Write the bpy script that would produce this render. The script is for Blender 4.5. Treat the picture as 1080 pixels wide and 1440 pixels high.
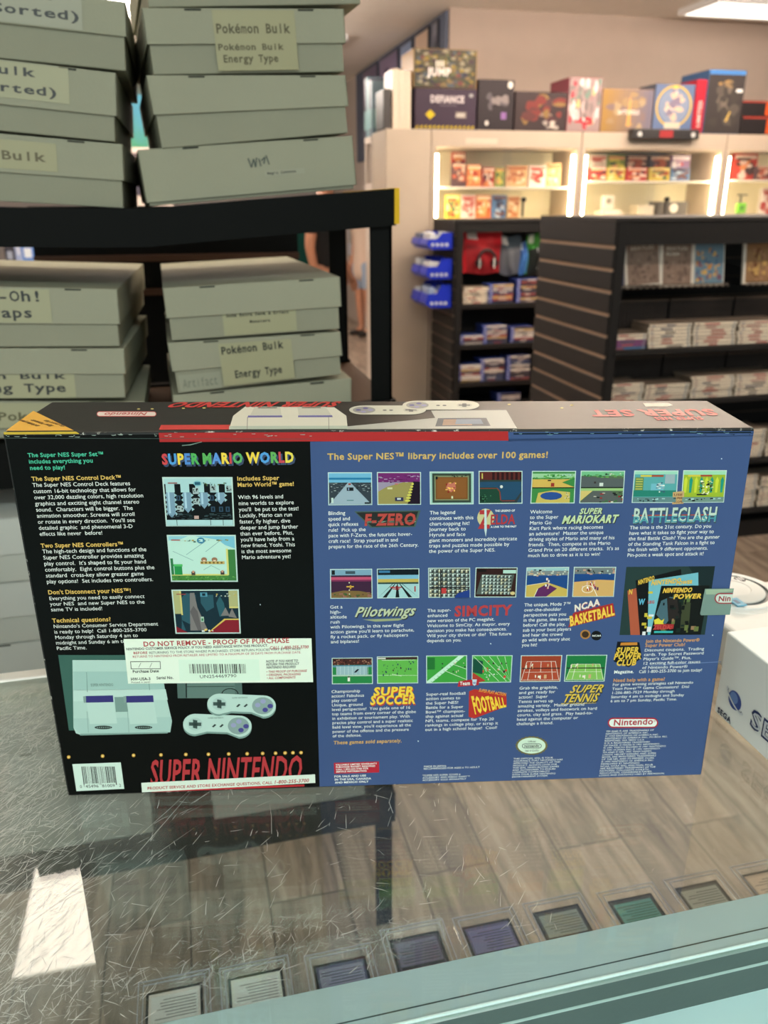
import bpy, bmesh, math, random
from mathutils import Vector, Matrix
for o in list(bpy.data.objects): bpy.data.objects.remove(o)
SC = bpy.context.scene
COL = SC.collection
PI = math.pi
rnd = random.Random(7)

# ------------------------------------------------------------------ camera
F, PITCH, YAW, ROLL, EYE = 1150.0, math.radians(20.6), math.radians(-13.4), -0.004, 1.437
CAMR = Matrix.Rotation(YAW, 3, 'Z') @ Matrix.Rotation(PI/2-PITCH, 3, 'X') @ Matrix.Rotation(ROLL, 3, 'Z')
CAMP = Vector((0, 0, EYE))
cam = bpy.data.cameras.new('camera'); co = bpy.data.objects.new('camera', cam); COL.objects.link(co)
co.matrix_world = Matrix.Translation(CAMP) @ CAMR.to_4x4()
cam.sensor_fit = 'VERTICAL'; cam.sensor_height = 36; cam.sensor_width = 27
cam.lens = F/1440*36; cam.clip_start = 0.02; cam.clip_end = 100
cam.dof.use_dof = True; cam.dof.focus_distance = 0.56; cam.dof.aperture_fstop = 9.5
SC.camera = co
SC.cycles.transparent_max_bounces = 32
# ------------------------------------------------------------------ exposure, sky, lamps
SC.view_settings.view_transform = 'Standard'; SC.view_settings.look = 'None'
SC.view_settings.gamma = 1; SC.view_settings.use_curve_mapping = False
SC.view_settings.exposure = 0.0
LAMP = 12.0          # radiance of the ceiling lamps
TUBE = 60.0           # radiance of the cabinet light strips
W = bpy.data.worlds.new('world'); SC.world = W; W.use_nodes = True
bg = W.node_tree.nodes['Background']; bg.inputs[0].default_value = (0.84, 0.92, 0.88, 1); bg.inputs[1].default_value = 0.4
def area(name, loc, aim, sx, sy, power, col):
    l = bpy.data.lights.new(name, 'AREA'); l.shape = 'RECTANGLE'; l.size = sx; l.size_y = sy; l.energy = power; l.color = col
    o = bpy.data.objects.new(name, l); COL.objects.link(o); o.location = loc
    o.rotation_euler = (Vector(aim)-Vector(loc)).to_track_quat('-Z', 'Y').to_euler(); return o
# added cool fill from behind the photographer, standing for unseen shop-front daylight
area('daylight_fill', (-1.5, -2.5, 1.9), (0.2, 1.0, 0.95), 2.6, 1.6, 44, (0.90, 1.0, 0.95))

def ray(x, y): return CAMR @ Vector(((x-540)/F, (720-y)/F, -1))
def at_z(x, y, z): r = ray(x, y); return CAMP + r*((z-EYE)/r.z)
def at_y(x, y, Y): r = ray(x, y); return CAMP + r*(Y/r.y)
def at_x(x, y, X): r = ray(x, y); return CAMP + r*(X/r.x)
def at_p(x, y, P, N): r = ray(x, y); return CAMP + r*((P-CAMP).dot(N)/r.dot(N))

def lin(v): v /= 255.0; return v/12.92 if v <= 0.04045 else ((v+0.055)/1.055)**2.4
def C(r, g=None, b=None):
    if g is None: g = b = r
    return (lin(r), lin(g), lin(b), 1.0)
# ------------------------------------------------------------------ materials
def mat(name, rough=0.5, metal=0.0, color=None, spec=0.5, bump=0.0, bscale=200, vary=0.06, vscale=8, coat=0.0, emit=None):
    m = bpy.data.materials.new(name); m.use_nodes = True; nt = m.node_tree; N = nt.nodes; L = nt.links
    p = N['Principled BSDF']; p.inputs['Roughness'].default_value = rough; p.inputs['Metallic'].default_value = metal
    p.inputs['Specular IOR Level'].default_value = spec; p.inputs['Coat Weight'].default_value = coat
    tc = N.new('ShaderNodeTexCoord')
    if color is None:
        a = N.new('ShaderNodeVertexColor'); a.layer_name = 'Col'; src = a.outputs['Color']
    else:
        a = N.new('ShaderNodeRGB'); a.outputs[0].default_value = color; src = a.outputs[0]
    n = N.new('ShaderNodeTexNoise'); n.inputs['Scale'].default_value = vscale; n.inputs['Detail'].default_value = 4
    L.new(tc.outputs['Object'], n.inputs['Vector'])
    mr = N.new('ShaderNodeMapRange'); mr.inputs['To Min'].default_value = 1-vary; mr.inputs['To Max'].default_value = 1+vary
    L.new(n.outputs['Fac'], mr.inputs['Value'])
    mx = N.new('ShaderNodeVectorMath'); mx.operation = 'SCALE'
    L.new(src, mx.inputs[0]); L.new(mr.outputs['Result'], mx.inputs['Scale']); L.new(mx.outputs['Vector'], p.inputs['Base Color'])
    if bump:
        n2 = N.new('ShaderNodeTexNoise'); n2.inputs['Scale'].default_value = bscale; n2.inputs['Detail'].default_value = 3
        L.new(tc.outputs['Object'], n2.inputs['Vector'])
        b = N.new('ShaderNodeBump'); b.inputs['Strength'].default_value = bump; b.inputs['Distance'].default_value = 0.002
        L.new(n2.outputs['Fac'], b.inputs['Height']); L.new(b.outputs['Normal'], p.inputs['Normal'])
    if emit:
        p.inputs['Emission Color'].default_value = emit[0]; p.inputs['Emission Strength'].default_value = emit[1]
    return m
M_print = mat('printed_card', 0.42, vary=0.03)
M_gloss = mat('glossy_print', 0.36, vary=0.03, spec=0.12, bump=0.05, bscale=45)
M_ink = mat('printed_lettering', 0.45, vary=0.01)
M_card = mat('storage_cardboard', 0.8, spec=0.2, bump=0.12, bscale=260, vary=0.05)
M_plas = mat('moulded_plastic', 0.35, vary=0.03)
M_matte = mat('matte_paint', 0.6, spec=0.3, vary=0.05)
M_dark = mat('black_powder_coat', 0.6, spec=0.12, bump=0.1, bscale=500, vary=0.1)
M_metal = mat('brushed_metal', 0.38, 1.0, vary=0.08, vscale=30)
M_rail = mat('painted_metal_rail', 0.36, 0.0, spec=0.5, vary=0.06, bump=0.03, bscale=300, vscale=14)
M_skin = mat('skin', 0.5, color=C(196, 140, 112), vary=0.05)
M_cloth = mat('cloth', 0.85, spec=0.15, bump=0.2, bscale=300, vary=0.08)
M_lamp = mat('lamp_diffuser', 0.6, color=C(240), emit=(C(255, 240, 222), LAMP))
M_soft = mat('dim_lamp_diffuser', 0.6, color=C(240), emit=(C(255, 244, 228), 2.4))
M_hang = mat('fill_lamp_tube', 0.6, color=C(240), emit=(C(255, 234, 212), 58.0))
M_cool = mat('cool_fill_diffuser', 0.6, color=C(240), emit=(C(236, 250, 246), 24.0))
M_aisle = mat('aisle_fill_tube', 0.6, color=C(240), emit=(C(255, 236, 216), 60.0))
M_near = mat('dim_fill_tube', 0.6, color=C(240), emit=(C(255, 238, 222), 25.0))
M_far = mat('far_fill_tube', 0.6, color=C(240), emit=(C(255, 240, 226), 120.0))
M_tube = mat('cabinet_light_strip', 0.6, color=C(240), emit=(C(255, 236, 190), TUBE))

def glass_mat(name, tint, k=1.0, wear=False):
    # thin sheet: see-through, mirroring by angle (same from both sides)
    m = bpy.data.materials.new(name); m.use_nodes = True; nt = m.node_tree; N = nt.nodes; L = nt.links; N.clear()
    out = N.new('ShaderNodeOutputMaterial'); tr = N.new('ShaderNodeBsdfTransparent'); tr.inputs[0].default_value = tint
    gl = N.new('ShaderNodeBsdfGlossy'); gl.inputs['Roughness'].default_value = 0.015; gl.inputs['Color'].default_value = (1, 1, 1, 1)
    ge = N.new('ShaderNodeNewGeometry'); d = N.new('ShaderNodeVectorMath'); d.operation = 'DOT_PRODUCT'
    L.new(ge.outputs['Normal'], d.inputs[0]); L.new(ge.outputs['Incoming'], d.inputs[1])
    def mth(op, a, b=None):
        q = N.new('ShaderNodeMath'); q.operation = op
        for i, s in enumerate((a, b)):
            if s is None: continue
            if isinstance(s, (int, float)): q.inputs[i].default_value = s
            else: L.new(s, q.inputs[i])
        return q.outputs[0]
    c = mth('ABSOLUTE', d.outputs['Value'])
    s = mth('POWER', mth('SUBTRACT', 1.0, c), 5.0)
    fr = mth('ADD', mth('MULTIPLY', s, 0.96*k), 0.04*k)
    mx = N.new('ShaderNodeMixShader'); L.new(fr, mx.inputs[0]); L.new(tr.outputs[0], mx.inputs[1]); L.new(gl.outputs[0], mx.inputs[2])
    if wear:      # rubbed, dusty patch plus painted reflection haze towards the left end
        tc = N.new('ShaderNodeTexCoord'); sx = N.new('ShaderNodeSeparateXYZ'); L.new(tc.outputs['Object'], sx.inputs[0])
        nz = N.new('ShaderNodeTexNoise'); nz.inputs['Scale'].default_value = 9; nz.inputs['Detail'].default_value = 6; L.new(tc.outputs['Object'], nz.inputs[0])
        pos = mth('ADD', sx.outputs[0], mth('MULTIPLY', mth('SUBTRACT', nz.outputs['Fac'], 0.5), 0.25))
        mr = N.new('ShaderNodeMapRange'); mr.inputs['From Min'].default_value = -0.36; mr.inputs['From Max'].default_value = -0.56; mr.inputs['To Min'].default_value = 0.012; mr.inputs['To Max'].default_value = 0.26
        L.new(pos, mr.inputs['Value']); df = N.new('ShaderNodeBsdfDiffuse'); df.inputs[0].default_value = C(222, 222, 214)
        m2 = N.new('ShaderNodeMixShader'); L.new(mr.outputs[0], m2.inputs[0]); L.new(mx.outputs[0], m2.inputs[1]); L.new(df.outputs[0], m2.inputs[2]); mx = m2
    L.new(mx.outputs[0], out.inputs[0]); return m
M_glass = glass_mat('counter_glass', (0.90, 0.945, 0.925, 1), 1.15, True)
M_clear = glass_mat('clear_plastic', (0.985, 0.985, 0.99, 1), 0.9)

def floor_mat():
    m = bpy.data.materials.new('wood_plank_floor'); m.use_nodes = True; nt = m.node_tree; N = nt.nodes; L = nt.links
    p = N['Principled BSDF']; p.inputs['Roughness'].default_value = 0.42
    tc = N.new('ShaderNodeTexCoord'); mp = N.new('ShaderNodeMapping'); mp.inputs['Rotation'].default_value = (0, 0, PI/2)
    mp.inputs['Location'].default_value = (0.35, 0.098, 0)
    L.new(tc.outputs['Object'], mp.inputs[0])
    br = N.new('ShaderNodeTexBrick'); br.inputs['Scale'].default_value = 1.0
    br.inputs['Brick Width'].default_value = 1.05; br.inputs['Row Height'].default_value = 0.17
    br.inputs['Mortar Size'].default_value = 0.0022; br.inputs['Mortar Smooth'].default_value = 0.3; br.inputs['Bias'].default_value = 0
    br.inputs['Color1'].default_value = (0, 0, 0, 1); br.inputs['Color2'].default_value = (1, 1, 1, 1); br.inputs['Mortar'].default_value = (0.5, 0.5, 0.5, 1)
    br.offset = 0.37; L.new(mp.outputs[0], br.inputs[0])
    mp2 = N.new('ShaderNodeMapping'); mp2.inputs['Scale'].default_value = (9, 1.1, 9); L.new(tc.outputs['Object'], mp2.inputs[0])
    ad = N.new('ShaderNodeVectorMath'); ad.operation = 'MULTIPLY_ADD'; ad.inputs[1].default_value = (7, 13, 3)
    L.new(br.outputs['Color'], ad.inputs[0]); L.new(mp2.outputs[0], ad.inputs[2])
    g = N.new('ShaderNodeTexNoise'); g.inputs['Scale'].default_value = 2.2; g.inputs['Detail'].default_value = 9; g.inputs['Roughness'].default_value = 0.66; g.inputs['Distortion'].default_value = 1.4
    L.new(ad.outputs[0], g.inputs['Vector'])
    cr = N.new('ShaderNodeValToRGB'); e = cr.color_ramp; e.elements[0].position = 0.3; e.elements[0].color = C(98, 87, 78); e.elements[1].position = 0.72; e.elements[1].color = C(198, 182, 165)
    x = e.elements.new(0.5); x.color = C(156, 140, 125); L.new(g.outputs['Fac'], cr.inputs[0])
    hs = N.new('ShaderNodeMixRGB'); hs.blend_type = 'MULTIPLY'; hs.inputs[0].default_value = 1
    mr = N.new('ShaderNodeMapRange'); mr.inputs['To Min'].default_value = 0.72; mr.inputs['To Max'].default_value = 1.12
    L.new(br.outputs['Color'], mr.inputs['Value']); L.new(cr.outputs[0], hs.inputs[1]); L.new(mr.outputs[0], hs.inputs[2])
    mo = N.new('ShaderNodeMixRGB'); mo.inputs[2].default_value = C(84, 74, 66); L.new(br.outputs['Fac'], mo.inputs[0]); L.new(hs.outputs[0], mo.inputs[1])
    L.new(mo.outputs[0], p.inputs['Base Color']); return m
M_floor = floor_mat()

# ------------------------------------------------------------------ lettering: one outline per character and style, laid out by hand
STY = {'r': 0.0, 'b': 0.022, 'h': 0.042, 'l': -0.004}
CH = [chr(i) for i in range(33, 127)] + ['é', '™', '®', '©', '•']
GL = {}
def load_glyphs():
    tmp = []
    for st, off in STY.items():
        for ch in CH:
            for k, body in ((0, ch), (1, '|'+ch+'|')):
                cu = bpy.data.curves.new('t', 'FONT'); cu.body = body; cu.size = 1; cu.offset = off; cu.resolution_u = 2; cu.fill_mode = 'FRONT'
                o = bpy.data.objects.new('t', cu); COL.objects.link(o); tmp.append((st, ch, k, o, cu))
    cu = bpy.data.curves.new('t', 'FONT'); cu.body = '||'; cu.size = 1; o = bpy.data.objects.new('t', cu); COL.objects.link(o); tmp.append(('r', None, 2, o, cu))
    dg = bpy.context.evaluated_depsgraph_get(); dg.update(); W_ = {}
    for st, ch, k, o, cu in tmp:
        me = o.evaluated_get(dg).to_mesh()
        vs = [(v.co.x, v.co.y) for v in me.vertices]; fs = [tuple(p.vertices) for p in me.polygons]
        xs = [v[0] for v in vs] or [0]
        W_[(st, ch, k)] = max(xs)-min(xs)
        if k == 0: GL[(st, ch)] = [vs, fs, 0]
        o.to_mesh_clear()
    base = W_[('r', None, 2)]
    for st, off in STY.items():
        for ch in CH: GL[(st, ch)][2] = max(0.1, W_[(st, ch, 1)]-base-2*off) + max(off, 0)*1.4
        GL[(st, ' ')] = [[], [], 0.29]
    for st, ch, k, o, cu in tmp: bpy.data.objects.remove(o); bpy.data.curves.remove(cu)
load_glyphs()
XH = max(v[1] for v in GL[('r', 'x')][0]); CAPH = max(v[1] for v in GL[('r', 'H')][0])
for (st, ch), g in GL.items():       # taller small letters, like the carton's grotesque
    if ch.islower():
        t = 0.73*CAPH; top = 1.03*CAPH
        g[0] = [(x, y if y <= 0 else (y*t/XH if y <= XH else t+(y-XH)*(top-t)/max(0.01, top-XH))) for x, y in g[0]]
def twidth(s, st): return sum(GL[(st, c)][2] for c in s)

# ------------------------------------------------------------------ mesh builder
WM = {}
class MB:
    def __init__(s): s.v = []; s.f = []; s.c = []; s.m = []; s.sm = []
    def add(s, vs, fs, col, mi=0, smooth=False):
        b = len(s.v); s.v += [Vector(v) for v in vs]
        for f in fs: s.f.append(tuple(b+i for i in f)); s.c.append(col); s.m.append(mi); s.sm.append(smooth)
    def poly(s, pts, col, mi=0): s.add(pts, [tuple(range(len(pts)))], col, mi)
    def box(s, a, b, col, bev=0, mi=0, M=None, seg=2):
        a = Vector(a); b = Vector(b); lo = Vector([min(a[i], b[i]) for i in range(3)]); hi = Vector([max(a[i], b[i]) for i in range(3)])
        if bev:
            bm = bmesh.new(); bmesh.ops.create_cube(bm, size=1)
            for v in bm.verts: v.co = Vector([(lo[i]+hi[i])/2+v.co[i]*(hi[i]-lo[i]) for i in range(3)])
            bmesh.ops.bevel(bm, geom=bm.edges[:], offset=bev, segments=seg, affect='EDGES', profile=0.5)
            bm.verts.ensure_lookup_table(); bm.verts.index_update()
            vs = [v.co.copy() for v in bm.verts]; fs = [tuple(v.index for v in f.verts) for f in bm.faces]; bm.free()
        else:
            vs = [Vector((x, y, z)) for z in (lo.z, hi.z) for y in (lo.y, hi.y) for x in (lo.x, hi.x)]
            fs = [(0, 2, 3, 1), (4, 5, 7, 6), (0, 1, 5, 4), (2, 6, 7, 3), (0, 4, 6, 2), (1, 3, 7, 5)]
        if M is not None: vs = [M @ v for v in vs]
        s.add(vs, fs, col, mi)
    def cyl(s, p0, p1, r0, r1=None, n=16, col=None, mi=0, cap=True):
        r1 = r0 if r1 is None else r1; p0 = Vector(p0); p1 = Vector(p1); d = (p1-p0).normalized()
        u = d.orthogonal().normalized(); w = d.cross(u)
        R = [[p+(u*math.cos(2*PI*i/n)+w*math.sin(2*PI*i/n))*r for i in range(n)] for p, r in ((p0, r0), (p1, r1))]
        s.add(R[0]+R[1], [(i, (i+1) % n, n+(i+1) % n, n+i) for i in range(n)], col, mi, True)
        if cap: s.poly(R[0][::-1], col, mi); s.poly(R[1], col, mi)
    def tube(s, pts, r, n=8, col=None, mi=0):
        for a, b in zip(pts, pts[1:]): s.cyl(a, b, r, r, n, col, mi)
    def lathe(s, prof, M, n=48, col=None, mi=0):
        vs = [M @ Vector((r*math.cos(2*PI*i/n), r*math.sin(2*PI*i/n), z)) for r, z in prof for i in range(n)]
        cols = col if isinstance(col, list) else [col]*(len(prof)-1)
        for k in range(len(prof)-1):
            b = len(s.v); s.v += [v.copy() for v in vs[k*n:(k+2)*n]]
            for i in range(n): s.f.append((b+i, b+(i+1) % n, b+n+(i+1) % n, b+n+i)); s.c.append(cols[k]); s.m.append(mi); s.sm.append(True)
    def text(s, t, p0, xd, up, col, w=None, h=None, st='r', shear=0.0, mono=0, cx=False, off=0.0003, shrink=None):
        """t along unit xd from p0 (baseline), h = cap height; w = full width (fits); mono = fixed pitch per character"""
        n = xd.cross(up).normalized(); nat = twidth(t, st) if not mono else mono*len(t)
        if h is None: sy = w/nat
        else: sy = h/0.729
        sx = w/nat if w else sy
        x = -nat*sx/2 if cx else 0.0
        for i, ch in enumerate(t):
            g = GL[(st, ch)]; gx = x
            k = 1.0
            if mono:
                k = min(1.25, mono*0.98/max(g[2], 0.2)) if g[2] > 0.3 else 1.0; gx = x+(mono-g[2]*k)*sx/2
            cc = col[i % len(col)] if isinstance(col, list) else col
            sc = sy if shrink is None else sy*shrink(i/max(1, len(t)-1))
            if g[0]: s.add([p0+xd*(gx+(vx*k)*sx+shear*vy*sc)+up*(vy*sc)+n*off for vx, vy in g[0]], g[1], cc)
            x += (mono if mono else g[2])*sx
        return x
    def build(s, name, mats, parent=None, loc=None, smooth=None, label=None, cat=None, group=None, kind=None):
        o_loc = WM[parent.name] if parent else Vector(loc or (0, 0, 0))
        me = bpy.data.meshes.new(name); me.from_pydata([v-o_loc for v in s.v], [], s.f)
        at = me.color_attributes.new('Col', 'FLOAT_COLOR', 'CORNER'); buf = []
        for p, c in zip(me.polygons, s.c): buf += list(c or (0.5, 0.5, 0.5, 1))*p.loop_total
        at.data.foreach_set('color', buf)
        for m in (mats if isinstance(mats, (list, tuple)) else [mats]): me.materials.append(m)
        me.polygons.foreach_set('material_index', s.m); me.polygons.foreach_set('use_smooth', s.sm); me.update()
        o = bpy.data.objects.new(name, me); COL.objects.link(o)
        if parent: o.parent = parent; WM[o.name] = o_loc
        else: o.location = o_loc; WM[o.name] = o_loc
        return tag(o, label, cat, group, kind)
def tag(o, label=None, cat=None, group=None, kind=None):
    if label: o['label'] = label
    if cat: o['category'] = cat
    if group: o['group'] = group
    if kind: o['kind'] = kind
    return o
def thing(name, label, cat, loc, group=None):
    o = bpy.data.objects.new(name, None); COL.objects.link(o); o.location = loc; o.empty_display_size = 0.02; WM[o.name] = Vector(loc)
    return tag(o, label, cat, group)
def struct(mb, name, m): return mb.build(name, m, kind='structure')
X_, Y_, Z_ = Vector((1, 0, 0)), Vector((0, 1, 0)), Vector((0, 0, 1))
ORD = ['bottom', 'second', 'third', 'fourth', 'fifth', 'sixth', 'seventh', 'eighth', 'ninth', 'tenth']

# ================================================================== SETTING
CEIL = 2.86
BEIGE = C(226, 208, 190)
m = MB(); m.box((-7, -4, -0.1), (9, 14, 0), C(150)); struct(m, 'floor', M_floor)
m = MB(); m.box((-7, -2.2, CEIL), (9, 14, CEIL+0.1), C(244, 236, 226)); struct(m, 'ceiling', M_matte)
m = MB(); m.box((2.194, 6.95, 0), (9, 7.1, CEIL), C(182, 165, 153)); struct(m, 'wall_back', M_matte)
m = MB(); m.box((2.194, 7.1, 0), (2.34, 13, CEIL), C(190, 178, 170)); struct(m, 'wall_partition', M_matte)
m = MB(); m.box((-7, 13, 0), (9, 13.15, CEIL), C(176, 170, 168)); struct(m, 'wall_far', M_matte)
m = MB(); m.box((-7, 0.2, 0), (-6.9, 13, CEIL), C(200, 192, 182)); struct(m, 'wall_left', M_matte)
m = MB(); m.box((8.9, 0.2, 0), (9, 13, CEIL), C(205, 190, 175)); struct(m, 'wall_right', M_matte)

# window on the far wall with greenery behind it
a, b = at_y(184, 136, 12.95), at_y(210, 238, 12.95)
wx0, wx1, wz0, wz1 = a.x-0.35, b.x+0.02, b.z-0.02, a.z+0.05
m = MB()
for q in (((wx0-.08, 12.9, wz0-.08), (wx1+.08, 12.99, wz0)), ((wx0-.08, 12.9, wz1), (wx1+.08, 12.99, wz1+.08)),
          ((wx0-.08, 12.9, wz0), (wx0, 12.99, wz1)), ((wx1, 12.9, wz0), (wx1+.08, 12.99, wz1))): m.box(*q, C(225, 220, 215))
win = struct(m, 'window_1', M_matte)
def outdoor_mat():
    mm = bpy.data.materials.new('window_daylight'); mm.use_nodes = True; N = mm.node_tree.nodes; L = mm.node_tree.links
    p = N['Principled BSDF']; tc = N.new('ShaderNodeTexCoord'); n = N.new('ShaderNodeTexNoise'); n.inputs['Scale'].default_value = 5
    sep = N.new('ShaderNodeSeparateXYZ'); L.new(tc.outputs['Generated'], sep.inputs[0]); L.new(tc.outputs['Object'], n.inputs[0])
    ad = N.new('ShaderNodeMath'); ad.operation = 'MULTIPLY_ADD'; ad.inputs[1].default_value = 0.5; L.new(n.outputs['Fac'], ad.inputs[0]); L.new(sep.outputs[2], ad.inputs[2])
    cr = N.new('ShaderNodeValToRGB'); e = cr.color_ramp; e.elements[0].position = 0.45; e.elements[0].color = C(110, 205, 120); e.elements[1].position = 0.95; e.elements[1].color = C(120, 205, 220)
    L.new(ad.outputs[0], cr.inputs[0]); L.new(cr.outputs[0], p.inputs['Emission Color']); p.inputs['Emission Strength'].default_value = 0.8
    p.inputs['Base Color'].default_value = (0.02, 0.02, 0.02, 1); return mm
m = MB(); m.box((wx0, 12.96, wz0), (wx1, 12.99, wz1), C(120, 200, 150)); m.build('pane', outdoor_mat(), win)

# ceiling lamps
def lamp(x0, y0, x1, y1, label, dm=None):
    t = thing('ceiling_light', label, 'ceiling light', ((x0+x1)/2, (y0+y1)/2, CEIL), 'ceiling lamps')
    m = MB(); w = 0.03
    for q in (((x0-w, y0-w), (x1+w, y0)), ((x0-w, y1), (x1+w, y1+w)), ((x0-w, y0), (x0, y1)), ((x1, y0), (x1+w, y1))):
        m.box((*q[0], CEIL-0.045), (*q[1], CEIL), C(235))
    m.build('frame', M_matte, t)
    m = MB(); m.box((x0, y0, CEIL-0.035), (x1, y1, CEIL-0.01), C(240)); m.build('diffuser', dm or M_lamp, t)
pl, pr = at_z(937, 22, CEIL), at_z(1080, 26, CEIL)
lamp(pl.x, 6.15, pl.x+1.25, 6.62, 'long white ceiling light near the back wall above the lit cabinets', M_soft)
lamp(-0.72, 7.02, -0.085, 7.62, 'square ceiling light glimpsed between the two upper stacks of storage boxes')
lamp(-0.70, 2.095, 0.42, 2.66, 'oblong ceiling light mirrored in the scratched glass counter top')
lamp(-0.3, -1.5, 0.9, -0.9, 'added ceiling light above and behind the photographer over the glass counter', M_cool)  # unseen, added as cool fill over the near counter
def hanging(x0, x1, y, z, label, tm=None):  # unseen tubes, added to brighten ceiling, walls and aisles
    t = thing('fill_tube_light', label, 'fill light', ((x0+x1)/2, y, CEIL), 'added fill tube lights')
    m = MB(); m.cyl((x0, y, z), (x1, y, z), .035, n=14, col=C(240)); m.build('tube', tm or M_hang, t)
    
    for x in (x0-.04, x1): m = MB(); m.box((x, y-.04, z-.012), (x+.04, y+.04, z+.04), C(220)); m.build('end_cap', M_matte, t)
    for x in (x0+.2, x1-.2): m = MB(); m.tube([(x, y, z+.035), (x, y, CEIL)], .004, 6, C(200)); m.build('cord', M_matte, t)
hanging(1.2, 4.4, 4.0, 2.5, 'added fill tube light above the aisle in front of the lit cabinets')
hanging(-3.4, -0.9, 5.6, 2.5, 'added fill tube light to the left above the space behind the black rack')
hanging(-0.4, 0.85, 7.5, 2.45, 'added fill tube light above the far aisle, hidden by the upper right box stack', M_far)
hanging(2.5, 3.9, 1.7, 2.5, 'added fill tube light to the right before the near dark shelving', M_aisle)
hanging(2.0, 4.4, 5.0, 2.68, 'added fill tube light close in front of the lit cabinets', M_near)
lamp(-1.5, 9.2, -0.9, 9.8, 'added square ceiling light far down the aisle, hidden by the left box stacks')  # unseen, added to brighten the far end
lamp(1.0, 8.2, 1.6, 8.8, 'added square ceiling light above the walking shopper, hidden by the right box stack', M_soft)  # unseen as well, added for brightness

# picture strip along the partition
m = MB(); z0 = CEIL-0.95
tp = thing('picture_strip', 'dark slate strip of framed pictures running along the partition under the ceiling', 'wall panel', (2.17, 8.5, z0))
m.box((2.165, 6.96, z0), (2.19, 10.4, CEIL-0.02), C(84, 92, 112)); m.build('backing_board', M_matte, tp)
yy = 7.12
for i, (w, cc, c2) in enumerate(((0.16, C(120, 122, 140), C(84, 88, 110)), (0.42, C(205, 180, 160), C(160, 120, 110)), (0.4, C(120, 140, 175), C(190, 195, 215)),
                            (0.75, C(112, 98, 128), C(70, 62, 92)), (0.7, C(96, 84, 112), C(140, 128, 150)))):
    m = MB(); zb_ = CEIL-.42; m.box((2.15, yy, zb_), (2.164, yy+w, CEIL-0.05), C(40, 42, 52))
    m.box((2.148, yy+0.02, zb_+.02), (2.152, yy+w-0.02, CEIL-0.07), cc)
    for k in range(5):
        a = rnd.uniform(yy+.02, yy+w-.12); zz = rnd.uniform(zb_+.03, CEIL-.25); m.box((2.146, a, zz), (2.15, a+rnd.uniform(.04, .1), zz+rnd.uniform(.06, .16)), c2)
    m.build('framed_picture', M_print, tp); yy += w+0.1

# ================================================================== BOXED GAME CONSOLE (the big carton on the counter)
TOPZ = 1.0
BL, BR = at_z(95, 1120, TOPZ), at_z(987, 1090, TOPZ)
BU = (BR-BL).normalized(); BN = BU.cross(Z_).normalized()          # BN faces the camera
TL, TR = at_p(3, 609, BL, BN), at_p(1062, 602, BL, BN)
UL, UR = at_z(72, 565, TL.z), at_z(995, 563, TR.z)
TNORM = (TR-TL).cross(UL-TL).normalized()
gb = thing('boxed_game_console', 'large black and blue printed console carton standing on the glass counter', 'box', (BL+BR)/2+(UL-TL)*0.5)
bm = bmesh.new()
vv = [bm.verts.new(p) for p in (BL, BR, BR+(UR-TR), BL+(UL-TL), TL, TR, UR, UL)]
for f in ((0, 3, 2, 1), (4, 5, 6, 7), (0, 1, 5, 4), (1, 2, 6, 5), (2, 3, 7, 6), (3, 0, 4, 7)): bm.faces.new([vv[i] for i in f])
nf = bmesh.ops.bevel(bm, geom=bm.edges[:], offset=0.0016, segments=2, affect='EDGES', profile=0.5)['faces']
nfs = set(nf); bm.verts.index_update(); m = MB(); m.v = [v.co.copy() for v in bm.verts]
for f in bm.faces: m.f.append(tuple(v.index for v in f.verts)); m.c.append(C(4, 7, 6)); m.m.append(1 if f in nfs else 0); m.sm.append(f in nfs)
bm.free()
def worn_mat():
    mm = mat('worn_carton_edge', 0.6); N = mm.node_tree.nodes; L = mm.node_tree.links; p = N['Principled BSDF']
    tc = N.new('ShaderNodeTexCoord'); n = N.new('ShaderNodeTexNoise'); n.inputs['Scale'].default_value = 130; n.inputs['Detail'].default_value = 6; n.inputs['Roughness'].default_value = 0.7
    L.new(tc.outputs['Object'], n.inputs[0]); cr = N.new('ShaderNodeValToRGB'); e = cr.color_ramp
    e.elements[0].position = 0.57; e.elements[0].color = C(20, 24, 24); e.elements[1].position = 0.66; e.elements[1].color = C(205, 205, 195)
    L.new(n.outputs['Fac'], cr.inputs[0]); L.new(cr.outputs[0], p.inputs['Base Color']); return mm
m.build('carton', [M_gloss, worn_mat()], gb)
UPF = Z_
def fp(x, y, k=1): return at_p(x, y, BL, BN)+BN*(0.00015+0.00002*k)
PR, TX = MB(), MB()        # front print, front lettering
def P(mb, pts, col, k=1): mb.poly([fp(x, y, k) for x, y in pts], col)
def smooth_poly(cx, cy, rx, ry, n=20, a0=0, a1=2*PI): return [(cx+rx*math.cos(a0+(a1-a0)*i/n), cy+ry*math.sin(a0+(a1-a0)*i/n)) for i in range(n)]
def T(mb, t, x0, y0, x1, col, y1=None, h=None, st='r', shear=0, k=12, **kw):
    """one printed line from photo baseline (x0,y0) to right end x1"""
    p0 = fp(x0, y0, 0); p1 = fp(x1, y0 if y1 is None else y1, 0); d = p1-p0
    xd = BU if y1 is None else d.normalized(); w = d.dot(xd)
    hh = None if h is None else (fp(x0, y0-h, 0)-p0).length
    mb.text(t, p0, xd, BN.cross(xd).normalized(), col, w=w, h=hh, st=st, shear=shear, off=0.00002*k, **kw)
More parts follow.
